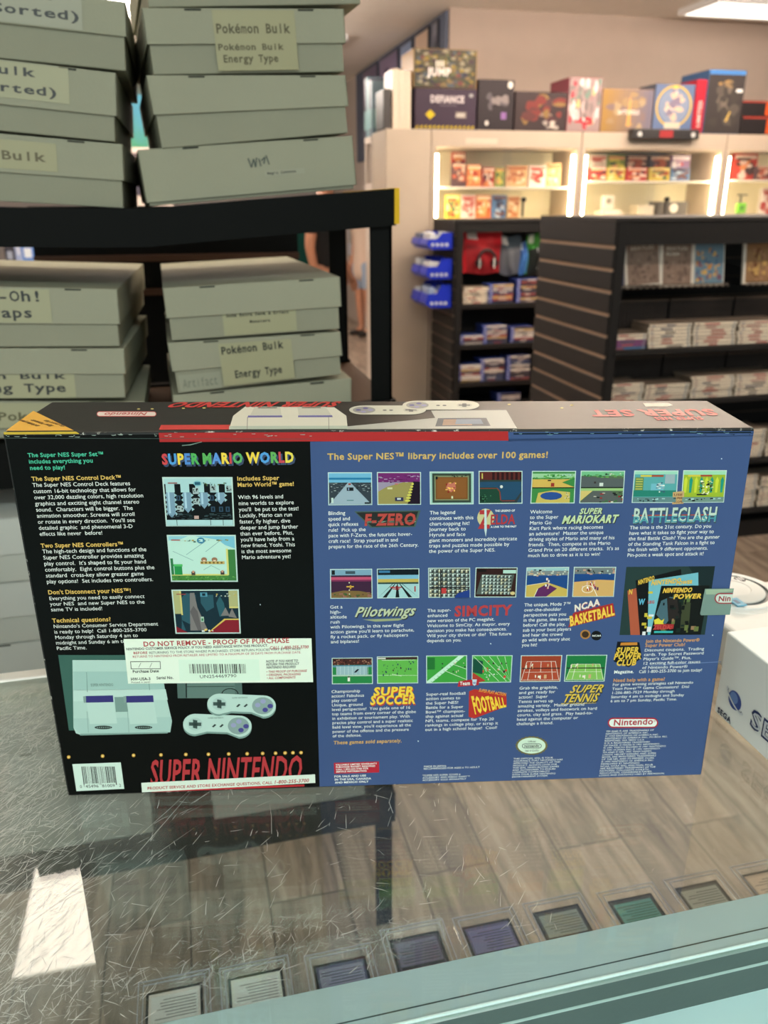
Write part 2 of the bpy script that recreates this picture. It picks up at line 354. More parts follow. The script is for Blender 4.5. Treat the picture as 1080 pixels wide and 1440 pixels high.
def para(lines, x0, y0, x1, y1, xr, col, st='r', hk=0.66, mb=None, bold=()):
    """left-set paragraph; (x0,y0) and (x1,y1) first and last baselines, xr right end of the longest line"""
    p0, p1 = fp(x0, y0, 0), fp(x1, y1, 0); n = len(lines); nat = [twidth(s, st) for s in lines]; j = nat.index(max(nat))
    yj = y0+(y1-y0)*j/max(1, n-1); lead = (p0-p1).length/max(1, n-1) if n > 1 else 0.004
    pj = p0+(p1-p0)*(j/max(1, n-1)); w = (fp(xr, yj, 0)-pj).dot(BU); sc = w/nat[j]
    for i, s in enumerate(lines):
        p = p0+(p1-p0)*(i/max(1, n-1))
        (mb or TX).text(s, p, BU, Z_, col, w=nat[i]*sc, h=lead*hk, st=st, off=0.0002)
INKW = C(236, 242, 236); GOLD = C(222, 184, 92); BLUE = C(63, 84, 127); RED = C(176, 44, 48); INKB = C(24, 28, 28)
# big colour fields
P(PR, [(436.2, 621), (1059, 612), (985.2, 1089), (449.5, 1106)], BLUE, 1)
P(PR, [(714.5, 607.5), (1060, 606), (1059, 613), (715, 621)], BLUE, 1)
P(PR, [(223.2, 608.5), (714.5, 606.5), (715, 619.5), (224.6, 621.5)], C(170, 46, 46), 2)
P(PR, [(6, 611), (112, 610), (107, 606.8), (5, 607.5)], C(200, 170, 60), 1)
# --- left black panel lettering
G1 = C(64, 186, 148)
para(['The Super NES Super Set™', 'includes everything you', 'need to play!'], 39.5, 642.7, 42.5, 660.6, 147, G1, 'b')
T(TX, 'The Super NES Control Deck™', 45, 676, 172, GOLD, st='b', h=6)
para(['The Super NES Control Deck features', 'custom 16-bit technology that allows for', 'over 32,000 dazzling colors, high resolution', 'graphics and exciting eight channel stereo', 'sound.  Characters will be bigger.  The',
      'animation smoother. Screens will scroll', "or rotate in every direction.  You'll see", 'detailed graphic  and phenomenal 3-D', 'effects like never  before!'], 46, 684.6, 56, 753.3, 202.5, INKW)
T(TX, 'Two Super NES Controllers™', 58, 770, 175, GOLD, st='b', h=6)
para(['The high-tech design and functions of the', 'Super NES Controller provides amazing', "play control.  It's shaped to fit your hand", 'comfortably.  Eight control buttons plus the', 'standard  cross-key allow greater game', 'play options!  Set includes two controllers.'], 60, 778, 66, 820.3, 218, INKW)
T(TX, "Don't Disconnect your NES™!", 68, 835.5, 185.5, GOLD, st='b', h=6)
para(['Everything you need to easily connect', 'your NES  and new Super NES to the', 'same TV is included!'], 69.5, 843.8, 72, 859.4, 204, INKW)
T(TX, 'Technical questions?', 74, 875.3, 157, GOLD, st='b', h=6)
para(["Nintendo's Consumer Service Department", 'is ready to help!  Call 1-800-255-3700', 'Monday through Saturday 4 am to', 'midnight and Sunday 6 am to 7 pm', 'Pacific Time.'], 75.5, 883, 80, 913.8, 223, INKW)
SMW = [C(200, 56, 60), C(70, 150, 210), C(236, 206, 60), C(70, 130, 200), C(70, 170, 80), C(0), C(80, 170, 80), C(80, 140, 210), C(236, 206, 60), C(196, 60, 60), C(80, 170, 90), C(0), C(236, 206, 60), C(70, 150, 210), C(90, 170, 80), C(196, 60, 70), C(226, 206, 70)]
T(TX, 'SUPER MARIO WORLD', 230.5, 655.6, 417, C(44, 62, 96), h=15, st='h', k=6)
T(TX, 'SUPER MARIO WORLD', 228.5, 652.8, 414.5, SMW, h=15, st='h', k=9)
T(TX, 'Includes Super', 333.5, 675.7, 393, GOLD, st='b', h=6)
T(TX, 'Mario World™ game!', 334, 684.3, 414, GOLD, st='b', h=6)
para(['With 96 levels and', 'nine worlds to explore', "you'll  be put to the test!", 'Luckily, Mario can run', 'faster, fly higher, dive', 'deeper and jump farther', 'than ever before. Plus,', "you'll have help from a", 'new friend, Yoshi. This', 'is the most awesome', 'Mario adventure yet!'], 335, 701.7, 340, 786, 420.5, INKW)

# --- printed pictures: plain stand-ins in the same colours
class Pic:
    def __init__(s, tl, tr, br, bl, base, frame=C(190, 214, 206), k=4, b=0.02):
        s.q = [tl, tr, br, bl]; s.k = k
        if frame: s.poly([(0, 0), (1, 0), (1, 1), (0, 1)], frame)
        s.b = b if frame else 0; s.poly([(0, 0), (1, 0), (1, 1), (0, 1)], base)
    def pt(s, u, v):
        tl, tr, br, bl = s.q; b = getattr(s, 'b', 0)
        u = b+(1-2*b)*min(1, max(0, u)); v = 1.35*b+(1-2.7*b)*min(1, max(0, v))
        return ((tl[0]*(1-u)+tr[0]*u)*(1-v)+(bl[0]*(1-u)+br[0]*u)*v, (tl[1]*(1-u)+tr[1]*u)*(1-v)+(bl[1]*(1-u)+br[1]*u)*v)
    def poly(s, pts, col): P(PR, [s.pt(*p) for p in pts], col, s.k); s.k += 0.35
    def r(s, u0, v0, u1, v1, col): s.poly([(u0, v0), (u1, v0), (u1, v1), (u0, v1)], col)
    def o(s, u, v, ru, rv, col, n=12): s.poly(smooth_poly(u, v, ru, rv, n), col)
    def line(s, u0, v0, u1, v1, w, col):
        dx, dy = u1-u0, v1-v0; l = math.hypot(dx, dy); nx, ny = -dy/l*w, dx/l*w
        s.poly([(u0+nx, v0+ny), (u1+nx, v1+ny), (u1-nx, v1-ny), (u0-nx, v0-ny)], col)
    def specks(s, n, u0, v0, u1, v1, cols, a=0.03, b=0.05, seed=1):
        R = random.Random(seed)
        for i in range(n):
            u, v = R.uniform(u0, u1), R.uniform(v0, v1); w, h = R.uniform(.3, 1)*a, R.uniform(.3, 1)*b; s.r(u, v, u+w, v+h, R.choice(cols))
def quad4(a, b, c, d, base, **k): return Pic(a, b, c, d, base, **k)
PALE = C(168, 206, 206)
# stone hall with hanging pointed columns
q = quad4((228, 670.7), (327, 670.7), (330, 740), (233.6, 740), C(12, 18, 20))
q.r(0, 0, 1, .12, PALE)
for i in range(5): q.r(.02+i*.22, 0, .15+i*.22, .3, PALE)
for i, b_ in enumerate((.85, .74, .65, .56)):
    u = .02+i*.25; q.poly([(u, .3), (u+.12, .3), (u+.12, b_-.1), (u+.06, b_), (u, b_-.1)], C(120, 152, 172)); q.r(u+.02, .3, u+.05, b_-.1, C(168, 200, 214))
    for j in range(int((b_-.3)/.1)): q.poly([(u+.12, .32+j*.1), (u+.16, .36+j*.1), (u+.12, .4+j*.1)], C(150, 186, 190)); q.poly([(u, .32+j*.1), (u-.03, .36+j*.1), (u, .4+j*.1)], C(150, 186, 190))
for u, v in ((.42, .2), (.68, .15), (.92, .15), (.17, .58), (.42, .42)): q.r(u, v, u+.09, v+.13, C(160, 180, 180)); q.specks(6, u, v, u+.08, v+.1, [INKB], .03, .04, int(u*90))
for u, v in ((.68, .6), (.8, .6), (.9, .6), (.67, .36), (.17, .36)): q.r(u, v, u+.06, v+.11, C(50, 76, 96)); q.r(u+.02, v+.02, u+.04, v+.09, C(14, 18, 22))
q.specks(40, .02, .74, .96, .86, [C(40, 60, 64), C(70, 90, 94)], .08, .02, 3)
q.r(0, .88, 1, 1, PALE); [q.r(x, .88, x+.008, 1, INKB) for x in (.15, .66, .85)]
q.r(.42, .79, .49, .86, C(190, 160, 150)); q.r(.06, .08, .2, .1, C(150, 50, 50)); q.o(.5, .1, .06, .06, C(120, 180, 190)); q.r(.46, .07, .54, .13, C(40, 90, 110)); q.specks(14, .58, .06, .93, .13, [C(90, 110, 60), C(60, 90, 96)], .03, .03, 5)
# bright meadow
q = quad4((234.5, 752), (331.5, 752), (334.7, 818), (240.6, 818), C(186, 222, 208))
q.poly([(.4, 0), (1, 0), (1, .28), (.85, .2), (.75, .08)], C(120, 186, 206)); q.poly([(0, 0), (.3, 0), (.2, .06), (0, .1)], C(140, 196, 206))
for a in ((.25, .42, .55, .12), (.55, .35, .78, .1), (.05, .34, .35, .55), (.5, .76, .62, .66), (.62, .66, .75, .76)): q.line(*a, .004, C(110, 150, 150))
q.r(0, .87, 1, 1, C(70, 130, 60)); q.r(0, .85, 1, .885, C(210, 206, 120)); q.r(.88, .3, 1, 1, C(60, 120, 64)); q.r(.86, .28, .89, .87, C(210, 206, 120))
q.r(.0, .5, .04, .87, C(44, 116, 70)); q.r(.05, .66, .17, .87, C(40, 140, 74)); q.r(.04, .63, .18, .68, C(80, 180, 100)); q.specks(60, 0, .89, .97, .97, [C(50, 104, 50), C(100, 160, 84)], .03, .03, 8)
q.r(.46, .56, .83, .62, C(196, 170, 100)); [q.r(.47+i*.06, .57, .5+i*.06, .61, C(120, 96, 50)) for i in range(6)]
for u in (.52, .68): q.o(u, .52, .045, .05, C(150, 110, 84)); q.r(u-.02, .53, u+.02, .56, C(226, 206, 176))
for u, v in ((.31, .79), (.76, .78)): q.r(u, v, u+.06, v+.08, C(70, 60, 56)); q.r(u+.015, v-.02, u+.045, v+.03, C(206, 150, 120))
q.r(.04, .07, .18, .09, C(170, 60, 60)); q.o(.49, .09, .06, .07, C(60, 130, 160)); q.r(.46, .06, .52, .12, C(180, 220, 220)); q.specks(14, .2, .06, .95, .12, [C(70, 100, 90), C(170, 150, 70)], .04, .03, 9)
# cavern
q = quad4((241, 829), (335.7, 828.6), (338.8, 890.7), (247, 891), C(22, 44, 54))
for pts, cc in (([(.1, .2), (.2, .05), (.35, .1), (.33, .5), (.22, .8), (.1, .7)], C(44, 84, 96)), ([(.42, .1), (.62, .1), (.62, .4), (.5, .5), (.42, .3)], C(44, 84, 96)), ([(.66, .3), (.72, .12), (.78, .3), (.8, .6), (.7, .62)], C(44, 88, 98)),
                ([(.26, .05), (.33, .05), (.36, .4), (.5, .95), (.22, .95), (.24, .5)], C(122, 118, 116)), ([(.24, .5), (.3, .36), (.36, .5), (.4, .95), (.34, .95)], C(96, 92, 92)), ([(.72, .6), (.8, .4), (.86, .6)], C(120, 116, 114)), ([(.84, .62), (.9, .42), (.97, .66)], C(120, 116, 114)),
                ([(.08, .95), (.1, .7), (.15, .95)], C(44, 84, 96))): q.poly(pts, cc)
q.r(0, 0, .12, .55, C(170, 170, 118)); q.r(.1, 0, .125, .58, C(206, 196, 116)); q.r(.86, 0, 1, .4, C(170, 170, 118)); q.r(.86, .38, 1, .42, C(206, 196, 116))
q.poly([(.52, 1), (.78, .68), (1, .68), (1, 1)], C(128, 32, 44)); q.poly([(.5, 1), (.52, 1), (.79, .7), (1, .7), (1, .67), (.77, .67)], C(206, 180, 90)); q.poly([(0, .85), (.18, 1), (0, 1)], C(128, 32, 44))
q.specks(7, .3, .9, .58, .95, [C(220, 226, 220), C(230, 190, 80)], .05, .06, 2); q.r(.4, .62, .45, .74, C(170, 200, 180)); q.r(.41, .66, .44, .72, C(60, 120, 80))
q.r(.05, .07, .2, .09, C(150, 60, 60)); q.r(.42, .04, .53, .14, C(80, 140, 160)); q.r(.45, .06, .5, .12, C(20, 40, 50)); q.specks(12, .58, .06, .95, .12, [C(190, 170, 90), C(180, 190, 180)], .03, .03, 3)
# racing pictures
def road(q, sky, road_c, side, hor, vanish, half, seed):
    q.r(0, 0, 1, hor, sky); q.poly([(vanish-.03, hor), (vanish+.03, hor), (vanish+half, 1), (vanish-half, 1)], road_c)
    q.specks(70, 0, hor, 1, hor+.3, side, .06, .03, seed)
    q.poly([(vanish-.03, hor), (vanish+.03, hor), (vanish+half, 1), (vanish-half, 1)], road_c)
q = quad4((461, 664), (523, 664), (523.5, 710), (461.8, 710.5), C(52, 62, 70))
road(q, C(110, 176, 206), C(150, 170, 182), [C(30, 38, 42), C(90, 104, 110), C(150, 160, 160)], .3, .48, .62, 4); q.r(0, .14, 1, .2, C(40, 120, 160))
q.r(.42, .45, .58, .56, C(20, 26, 30)); q.r(.45, .47, .48, .54, C(120, 140, 170)); q.r(.46, .32, .52, .37, C(150, 60, 50)); q.r(.42, .85, .58, .88, C(90, 130, 130)); q.r(.84, .93, .97, .98, INKB); q.r(.05, .78, .1, .95, C(190, 210, 200))
q = quad4((530, 663.7), (592, 663.7), (592, 709.6), (530.8, 710), C(150, 140, 82))
q.r(0, 0, 1, .3, C(110, 40, 104)); q.poly([(0, .3), (.6, .3), (.2, .45), (0, .6)], C(150, 140, 160)); q.specks(40, 0, .04, 1, .3, [C(70, 20, 70), C(190, 180, 200)], .08, .02, 6)
q.poly([(.84, .28), (1, .28), (1, 1), (.7, 1)], C(30, 20, 34)); [q.o(.82-.02*i, .35+.09*i, .03+.006*i, .035, C(206, 200, 90)) for i in range(7)]
q.r(.4, .78, .6, .9, C(44, 44, 80)); q.r(.45, .8, .54, .86, C(190, 200, 200)); q.r(.4, .33, .48, .37, C(190, 110, 110)); q.r(.22, .46, .34, .52, C(206, 200, 150))
# dungeon pictures
q = quad4((604, 663), (666, 663), (666, 709), (604.6, 709.3), C(150, 190, 176))
q.r(.04, .03, .96, .97, C(52, 66, 56)); q.r(.09, .1, .91, .9, C(120, 130, 96)); q.r(.12, .15, .88, .86, C(118, 74, 36)); q.r(.15, .18, .85, .82, C(132, 84, 42))
q.poly([(.36, .5), (.42, .32), (.5, .36), (.58, .3), (.6, .52), (.48, .64)], C(190, 110, 90)); q.specks(12, .34, .32, .6, .6, [C(226, 206, 190), C(140, 30, 30), C(240, 190, 90)], .06, .06, 3); q.r(.49, .76, .53, .84, C(200, 210, 170))
q.r(.12, .13, .17, .22, C(20, 26, 26)); q.specks(10, .5, .08, .86, .12, [C(20, 26, 26)], .05, .03, 5)
q = quad4((673, 662), (734.6, 662), (734.6, 708), (673.2, 708.6), C(36, 72, 100))
q.r(0, 0, 1, .3, C(90, 40, 36)); [q.r(.3+i*.11, .02, .36+i*.11, .26, C(46, 22, 24)) for i in range(7)]; q.r(0, .26, 1, .32, C(44, 60, 56))
q.poly([(0, .5), (.4, .5), (.5, .62), (.5, .9), (.6, 1), (0, 1)], C(30, 66, 50)); q.poly([(.5, .9), (.85, .9), (1, .62), (1, .72), (.88, 1), (.55, 1)], C(46, 56, 60)); q.line(0, .53, .42, .53, .012, C(130, 60, 50)); q.line(.42, .53, .48, .64, .012, C(130, 60, 50)); q.line(.48, .64, .5, .92, .012, C(130, 60, 50)); q.line(.52, .93, .84, .93, .012, C(130, 60, 50))
q.o(.52, .48, .035, .05, C(206, 214, 206)); q.r(.05, .05, .08, .22, C(190, 180, 90)); q.o(.08, .85, .08, .1, C(20, 46, 34)); q.specks(10, .05, .7, .3, .95, [C(60, 110, 80)], .05, .05, 4)
# split-screen kart pictures
q = quad4((748, 662), (810, 662), (807.8, 707.7), (745.7, 708), C(60, 130, 66))
q.r(0, .06, 1, .2, C(150, 196, 150)); q.specks(30, 0, .08, 1, .22, [C(50, 120, 60), C(90, 160, 80)], .09, .06, 1); q.poly([(0, .24), (.9, .24), (.7, .34), (1, .5), (0, .5)], C(204, 170, 84)); q.r(0, .5, 1, .53, INKB); q.poly([(.1, 1), (.15, .68), (.5, .6), (.9, .66), (.9, 1)], C(196, 176, 90)); q.o(.46, .78, .26, .13, C(40, 76, 140)); q.r(.44, .36, .52, .48, C(150, 50, 44)); q.r(.36, .26, .44, .3, INKB); q.specks(10, .72, .62, .88, .86, [INKB, C(200, 190, 150)], .05, .05, 2); q.specks(10, .55, .05, .95, .1, [INKB, PALE], .05, .03, 2)
q = quad4((816.6, 661.7), (879, 661.7), (876, 707.4), (814.4, 707.7), C(84, 104, 78))
q.r(0, 0, 1, .14, C(110, 180, 130)); q.specks(26, 0, .08, 1, .2, [C(50, 120, 66), C(100, 160, 80)], .08, .06, 7); q.poly([(0, .16), (1, .24), (1, .5), (0, .5)], C(84, 92, 92)); q.r(0, .5, 1, .53, INKB); q.r(0, .54, 1, .62, C(150, 190, 120)); q.poly([(0, 1), (.3, .62), (.7, .62), (1, .9), (1, 1)], C(86, 92, 90)); q.poly([(0, .62), (.28, .62), (0, .95)], C(206, 184, 110)); q.specks(24, .3, .66, .98, .98, [C(150, 40, 40), C(226, 220, 200), INKB, C(60, 110, 60)], .09, .06, 3); q.r(.43, .36, .52, .47, C(206, 214, 206)); q.r(.3, .32, .35, .38, C(60, 50, 50)); q.specks(9, .55, .04, .98, .1, [INKB, C(220, 220, 200)], .06, .03, 4)
# arena pictures
q = quad4((891.8, 661.4), (954, 661.4), (951, 707), (888, 707), C(86, 160, 160))
q.r(0, 0, 1, .1, C(150, 206, 180)); q.r(.14, .12, .4, .18, C(206, 190, 70)); q.r(.4, .12, .68, .18, C(160, 70, 50)); q.r(.02, .2, .22, .62, C(96, 130, 76)); [q.r(.04, .24+i*.08, .2, .27+i*.08, C(190, 186, 90)) for i in range(5)]; q.r(.72, .1, .95, .4, C(150, 170, 176)); q.r(.4, .4, .7, .7, C(110, 176, 190)); q.r(0, .62, 1, .82, C(40, 124, 108)); q.specks(20, .5, .34, .72, .66, [C(60, 90, 110), C(220, 230, 220), C(140, 160, 170)], .08, .06, 7); q.r(0, .84, 1, 1, C(96, 130, 130)); q.specks(12, .02, .86, .95, .95, [INKB, PALE], .08, .05, 8)
q = quad4((960.8, 661), (1022, 661), (1017.8, 706.4), (957.3, 707), C(150, 176, 50))
q.r(0, 0, 1, .12, C(150, 206, 170)); [q.poly([(.02+i*.125, .3), (.06+i*.125, .18), (.1+i*.125, .3), (.08+i*.125, .7), (.03+i*.125, .7)], C(30, 140, 120) if i % 2 else C(196, 206, 60)) for i in range(8)]; q.r(.1, .12, .4, .18, C(206, 190, 70)); q.r(.4, .12, .68, .18, C(160, 70, 50)); q.specks(40, .36, .3, .68, .74, [INKB, C(200, 206, 150), C(90, 110, 60), C(230, 230, 200)], .06, .06, 3); q.r(.34, .74, .58, .78, INKB); q.r(0, .84, 1, 1, C(110, 140, 130)); q.specks(14, .02, .86, .95, .95, [INKB, PALE], .08, .05, 9)
P(PR, [(946, 692), (962, 690), (961, 708), (945, 709)], C(190, 160, 110), 9)
for i, s_ in enumerate(('USE', 'SUPER', 'SCOPE')): T(TX, s_, 947, 697+i*5, 959.5, C(110, 50, 30), h=3.2, st='b', k=14)
# flying pictures
q = quad4((464, 800), (523.3, 799.6), (524, 841.4), (464.6, 841.8), C(60, 34, 58))
q.r(0, 0, 1, .2, C(120, 160, 180)); q.r(.02, .02, .1, .18, INKB); q.r(.36, .05, .6, .15, C(60, 80, 90)); q.r(0, .26, 1, .36, C(190, 80, 110)); q.r(0, .36, 1, .42, C(120, 44, 80)); q.poly([(0, .82), (.3, .74), (.7, .76), (1, .84), (1, 1), (0, 1)], C(120, 96, 56)); q.specks(26, 0, .8, .95, .97, [C(60, 90, 50), C(150, 100, 90), C(100, 70, 50)], .1, .05, 5); q.r(.38, .58, .56, .62, C(220, 180, 70)); q.r(.46, .55, .5, .68, C(196, 150, 60)); [q.o(.45, v, .015, .02, C(230, 230, 200)) for v in (.46, .72, .86)]
q = quad4((530, 799.6), (589.6, 799), (589.6, 840.8), (530.5, 841.3), C(160, 200, 200))
q.r(0, 0, 1, .2, C(16, 26, 34)); q.r(.03, .04, .3, .12, C(60, 120, 160)); q.r(0, .2, 1, .34, C(120, 176, 200)); q.r(0, .34, 1, .46, C(190, 170, 84)); q.r(0, .46, 1, .52, C(40, 70, 66)); [q.poly([(.48+i*.06-.01, .52), (.48+i*.06+.01, .52), (.48+i*.32+.05, 1), (.48+i*.32-.05, 1)], C(18, 24, 26)) for i in (-2, -1, 0, 1, 2)]; q.r(.3, .62, .58, .66, C(170, 40, 40)); q.r(.36, .68, .54, .71, C(170, 40, 40)); q.r(.44, .58, .48, .74, C(120, 30, 30)); q.r(.9, .6, .93, .8, C(170, 40, 40))
# city pictures
def city(q, u0, v0, u1, v1, nx, ny, seed):
    R = random.Random(seed)
    for i in range(nx):
        for j in range(ny):
            u = u0+(u1-u0)*(i+.12)/nx; v = v0+(v1-v0)*(j+.12)/ny; w = (u1-u0)/nx*.8; h = (v1-v0)/ny*.78
            q.r(u, v, u+w, v+h, R.choice([C(176, 196, 190), C(150, 166, 160), C(190, 184, 150)])); q.r(u+w*.5, v+h*.3, u+w, v+h, C(60, 66, 66)); q.r(u+w*.1, v+h*.15, u+w*.4, v+h*.5, C(226, 232, 220))
q = quad4((602, 798.4), (661, 798), (661.4, 840), (602.4, 840.4), C(66, 74, 70)); city(q, 0, 0, 1, 1, 9, 7, 2); q.r(.27, 0, .3, 1, C(40, 44, 46)); q.r(0, .62, 1, .66, C(40, 44, 46)); q.r(.3, .66, .42, .85, C(190, 60, 60)); q.poly([(1, .72), (.7, .85), (.62, 1), (1, 1)], C(34, 60, 130))
q = quad4((668.8, 797.8), (727.8, 797.8), (725.7, 839.9), (667, 839.9), C(50, 28, 26)); q.poly([(.14, .22), (.95, .22), (.86, .92), (.02, .92)], C(80, 90, 84)); city(q, .14, .22, .88, .92, 8, 6, 4); q.r(.66, .04, .98, .16, C(180, 214, 200)); q.r(.03, .04, .24, .1, C(20, 20, 20)); q.o(.92, .86, .06, .06, C(210, 190, 130))
# court pictures
q = quad4((740.4, 797.8), (800.3, 797), (798, 839.3), (738, 840), C(30, 70, 128)); q.r(0, 0, 1, .1, C(150, 190, 190)); q.r(0, .1, 1, .26, C(120, 130, 130)); q.specks(30, 0, .04, 1, .24, [INKB, C(190, 160, 130), C(206, 210, 190)], .07, .06, 3); q.poly([(0, .6), (.5, .5), (1, .75), (1, 1), (0, 1)], C(196, 170, 84)); q.poly([(.28, .72), (.5, .55), (.75, .72), (.5, 1), (.2, 1)], C(92, 40, 90)); q.line(.02, .6, .5, .5, .008, C(220, 220, 200)); q.line(.28, .72, .2, 1, .008, C(226, 226, 206)); q.specks(12, .44, .3, .54, .75, [C(220, 180, 160), C(226, 226, 220), C(150, 40, 60)], .04, .1, 6)
q = quad4((807, 797), (866.4, 797), (863, 839), (804.5, 839.3), C(30, 70, 128)); q.r(0, 0, 1, .22, C(110, 120, 120)); q.specks(30, 0, .02, 1, .2, [INKB, C(190, 150, 130), C(190, 210, 200)], .07, .06, 5); q.poly([(0, .5), (.6, .42), (1, .44), (1, 1), (0, 1)], C(206, 164, 100)); [q.line(.35+.14*math.cos(a), .75+.13*math.sin(a), .35+.14*math.cos(a+.5), .75+.13*math.sin(a+.5), .008, C(240, 236, 220)) for a in [i*.5 for i in range(13)]]; q.line(.42, .5, .6, 1, .008, C(240, 236, 220)); q.specks(18, .18, .42, .6, .74, [C(220, 180, 160), C(240, 240, 230), C(90, 50, 90), C(170, 50, 50)], .05, .12, 2)
# pitch pictures
q = quad4((466.5, 925), (523.9, 924.4), (524.4, 961.6), (466.8, 962), C(40, 130, 70)); q.r(0, 0, 1, .26, C(70, 40, 36)); q.specks(60, 0, .02, .98, .24, [C(130, 70, 60), C(40, 24, 24), C(150, 110, 90)], .05, .06, 4); q.r(0, .26, 1, .34, C(90, 140, 160)); q.r(.1, .3, .88, .64, C(150, 180, 186)); [q.line(.1+i*.1, .3, .1+i*.1, .64, .004, C(200, 220, 220)) for i in range(9)]; q.r(0, .64, 1, .7, C(170, 200, 180)); q.poly([(.54, .55), (.62, .42), (.68, .42), (.6, .55)], C(24, 28, 40)); q.r(.38, .74, .44, .9, C(230, 230, 220)); q.r(.39, .7, .43, .75, C(60, 40, 36))
q = quad4((530, 923), (588, 922.4), (588, 960.6), (530.3, 961.3), C(96, 176, 76)); q.r(0, 0, 1, .1, C(60, 40, 40)); q.r(0, .02, .2, .08, C(200, 200, 190)); q.line(.1, .12, .95, .12, .006, C(230, 236, 220)); q.line(.0, .7, 1, .72, .006, C(210, 230, 200)); q.line(.36, .66, .6, .74, .006, C(230, 236, 220)); q.specks(34, .1, .16, .9, .66, [C(30, 40, 70), C(60, 40, 40), C(40, 60, 90)], .03, .09, 8)
q = quad4((599.3, 921.8), (656.8, 921.2), (656.8, 960), (599.3, 960.8), C(62, 156, 62)); q.poly([(.0, .95), (.8, 0), (.95, 0), (.12, 1), (0, 1)], C(190, 226, 200)); [q.line(.1+.08*i, .95-.1*i, .16+.08*i, 1-.1*i, .006, C(60, 130, 60)) for i in range(9)]; q.line(.45, .55, 1, .9, .008, C(210, 230, 200)); q.line(.65, .3, 1, .5, .008, C(210, 230, 200)); q.r(0, .05, .2, .5, C(36, 110, 50)); q.specks(8, .2, .2, .95, .6, [C(40, 30, 40), C(220, 200, 180)], .04, .08, 3)
q = quad4((664, 921.2), (720.8, 921.2), (718.5, 959.4), (663, 960.3), C(66, 160, 66)); q.poly([(0, .1), (.26, .2), (.26, .7), (0, .62)], C(24, 76, 60)); q.poly([(0, .62), (.35, .95), (.2, 1), (0, 1)], C(170, 60, 46)); [q.line(.22+.2*i, .02, .9+.2*i, .98, .006, C(210, 230, 200)) for i in range(-1, 4)]; q.specks(14, .25, .1, .85, .9, [C(200, 60, 50), C(230, 200, 180), C(60, 40, 40)], .06, .1, 4); q.specks(22, .3, .35, .7, .8, [C(226, 236, 220)], .04, .04, 5)
# net game pictures
def court(q, c0, c1, y0):
    q.poly([(.14, y0), (.86, y0), (1.0, .96), (.02, .96)], c1); w = C(230, 226, 210)
    for l in ((.14, y0, .86, y0), (.14, y0, .02, .96), (.86, y0, .98, .96), (.25, y0, .18, .96), (.75, y0, .82, .96), (.1, .64, .9, .64), (.5, y0, .5, .64), (.03, .95, .97, .95)): q.line(*l, .006, w)
    q.r(.02, .47, .98, .51, C(40, 36, 36)); q.specks(5, .1, .3, .8, .4, [C(226, 220, 200), C(200, 160, 120)], .06, .14, 4); q.specks(4, .3, .72, .7, .85, [C(226, 220, 200), C(200, 160, 120)], .07, .16, 9)
q = quad4((732.5, 921.4), (790.6, 921), (787.8, 958.3), (730.6, 958.9), C(150, 62, 40)); court(q, 0, C(170, 72, 48), .22)
q = quad4((796.4, 920.8), (853.9, 920.6), (850, 958), (793, 958.3), C(30, 116, 62)); court(q, 0, C(130, 186, 90), .34)

# --- blue panel lettering
T(TX, 'The Super NES™ library includes over 100 games!', 460.5, 646.3, 771, C(206, 172, 92), y1=643.4, st='b', h=9.2)
para(['Blinding', 'speed and', 'quick reflexes', 'rule!  Pick up the', 'pace with F-Zero, the futuristic hover-', 'craft race!  Strap yourself in and', 'prepare for the race of the 26th Century.'], 461.5, 724, 462, 771, 588.5, INKW)
para(['The legend', 'continues with this', 'chart-topping hit!', 'Journey back to', 'Hyrule and face', 'giant monsters and incredibly intricate', 'traps and puzzles made possible by', 'the power of the Super NES.'], 604, 723.3, 603, 777.3, 727, INKW)
para(['Welcome', 'to the Super', 'Mario Go', 'Kart Park where racing becomes', 'an adventure!  Master the unique', 'driving styles of Mario and many of his', 'friends.  Then, compete in the Mario', "Grand Prix on 20 different tracks.  It's as", 'much fun to drive as it is to win!'], 745.3, 722, 742, 783.3, 870, INKW)
para(['The time is the 21st century. Do you', 'have what it takes to fight your way to', 'the final Battle Clash? You are the gunner', 'of the Standing Tank Falcon in a fight to', 'the finish with 9 different opponents.', 'Pin-point a weak spot and attack it!'], 885, 744.2, 881.5, 782.8, 1011, INKW)
para(['Get a', 'high-', 'altitude', 'rush', 'with Pilotwings. In this new flight', "action game you'll learn to parachute,", 'fly a rocket pack, or fly helicopters', 'and biplanes!'], 464, 855.6, 465, 904.4, 582.5, INKW)
para(['The super-', 'enhanced', 'new version of the PC megahit.', 'Welcome to SimCity. As mayor, every', 'decision you make has consequences.', 'Will your city thrive or die?  The future', 'depends on you.'], 601, 860.6, 600, 903, 719, INKW)
para(['The unique, Mode 7™', 'over-the-shoulder', 'perspective puts you', 'in the game, like never', 'before! Call the play,', 'sub in your best players', 'and hear the crowd', 'go wild with every shot', 'you hit!'], 737, 852.6, 733.5, 909, 803, INKW)
para(['Championship', 'action! Fabulous', 'play control!', 'Unique, ground', 'level perspective!  You guide one of 16', 'top teams from every corner of the globe', 'in exhibition or tournament play. With', 'precise play control and a super realistic', "field level view, you'll experience all the", 'power of the offense and the pressure', 'of the defense.'], 466, 974.3, 467.6, 1036.6, 585, INKW)
para(['Super-real football', 'action comes to', 'the Super NES!', 'Battle for a Super', 'Bowl™ champion-', 'ship against actual', 'NFL teams, compete for Top 20', 'rankings in college play, or scrap it', 'out in a high school league!  Cool!'], 599, 978, 597.6, 1027.6, 700, INKW)
para(['Grab the graphite,', 'and get ready for', 'action!  Super', 'Tennis serves up', 'amazing variety.  Master ground', 'strokes, volleys and footwork on hard', 'courts, clay and grass.  Play head-to-', 'head against the computer or', 'challenge a friend.'], 730, 969.4, 726, 1019.5, 839, INKW)
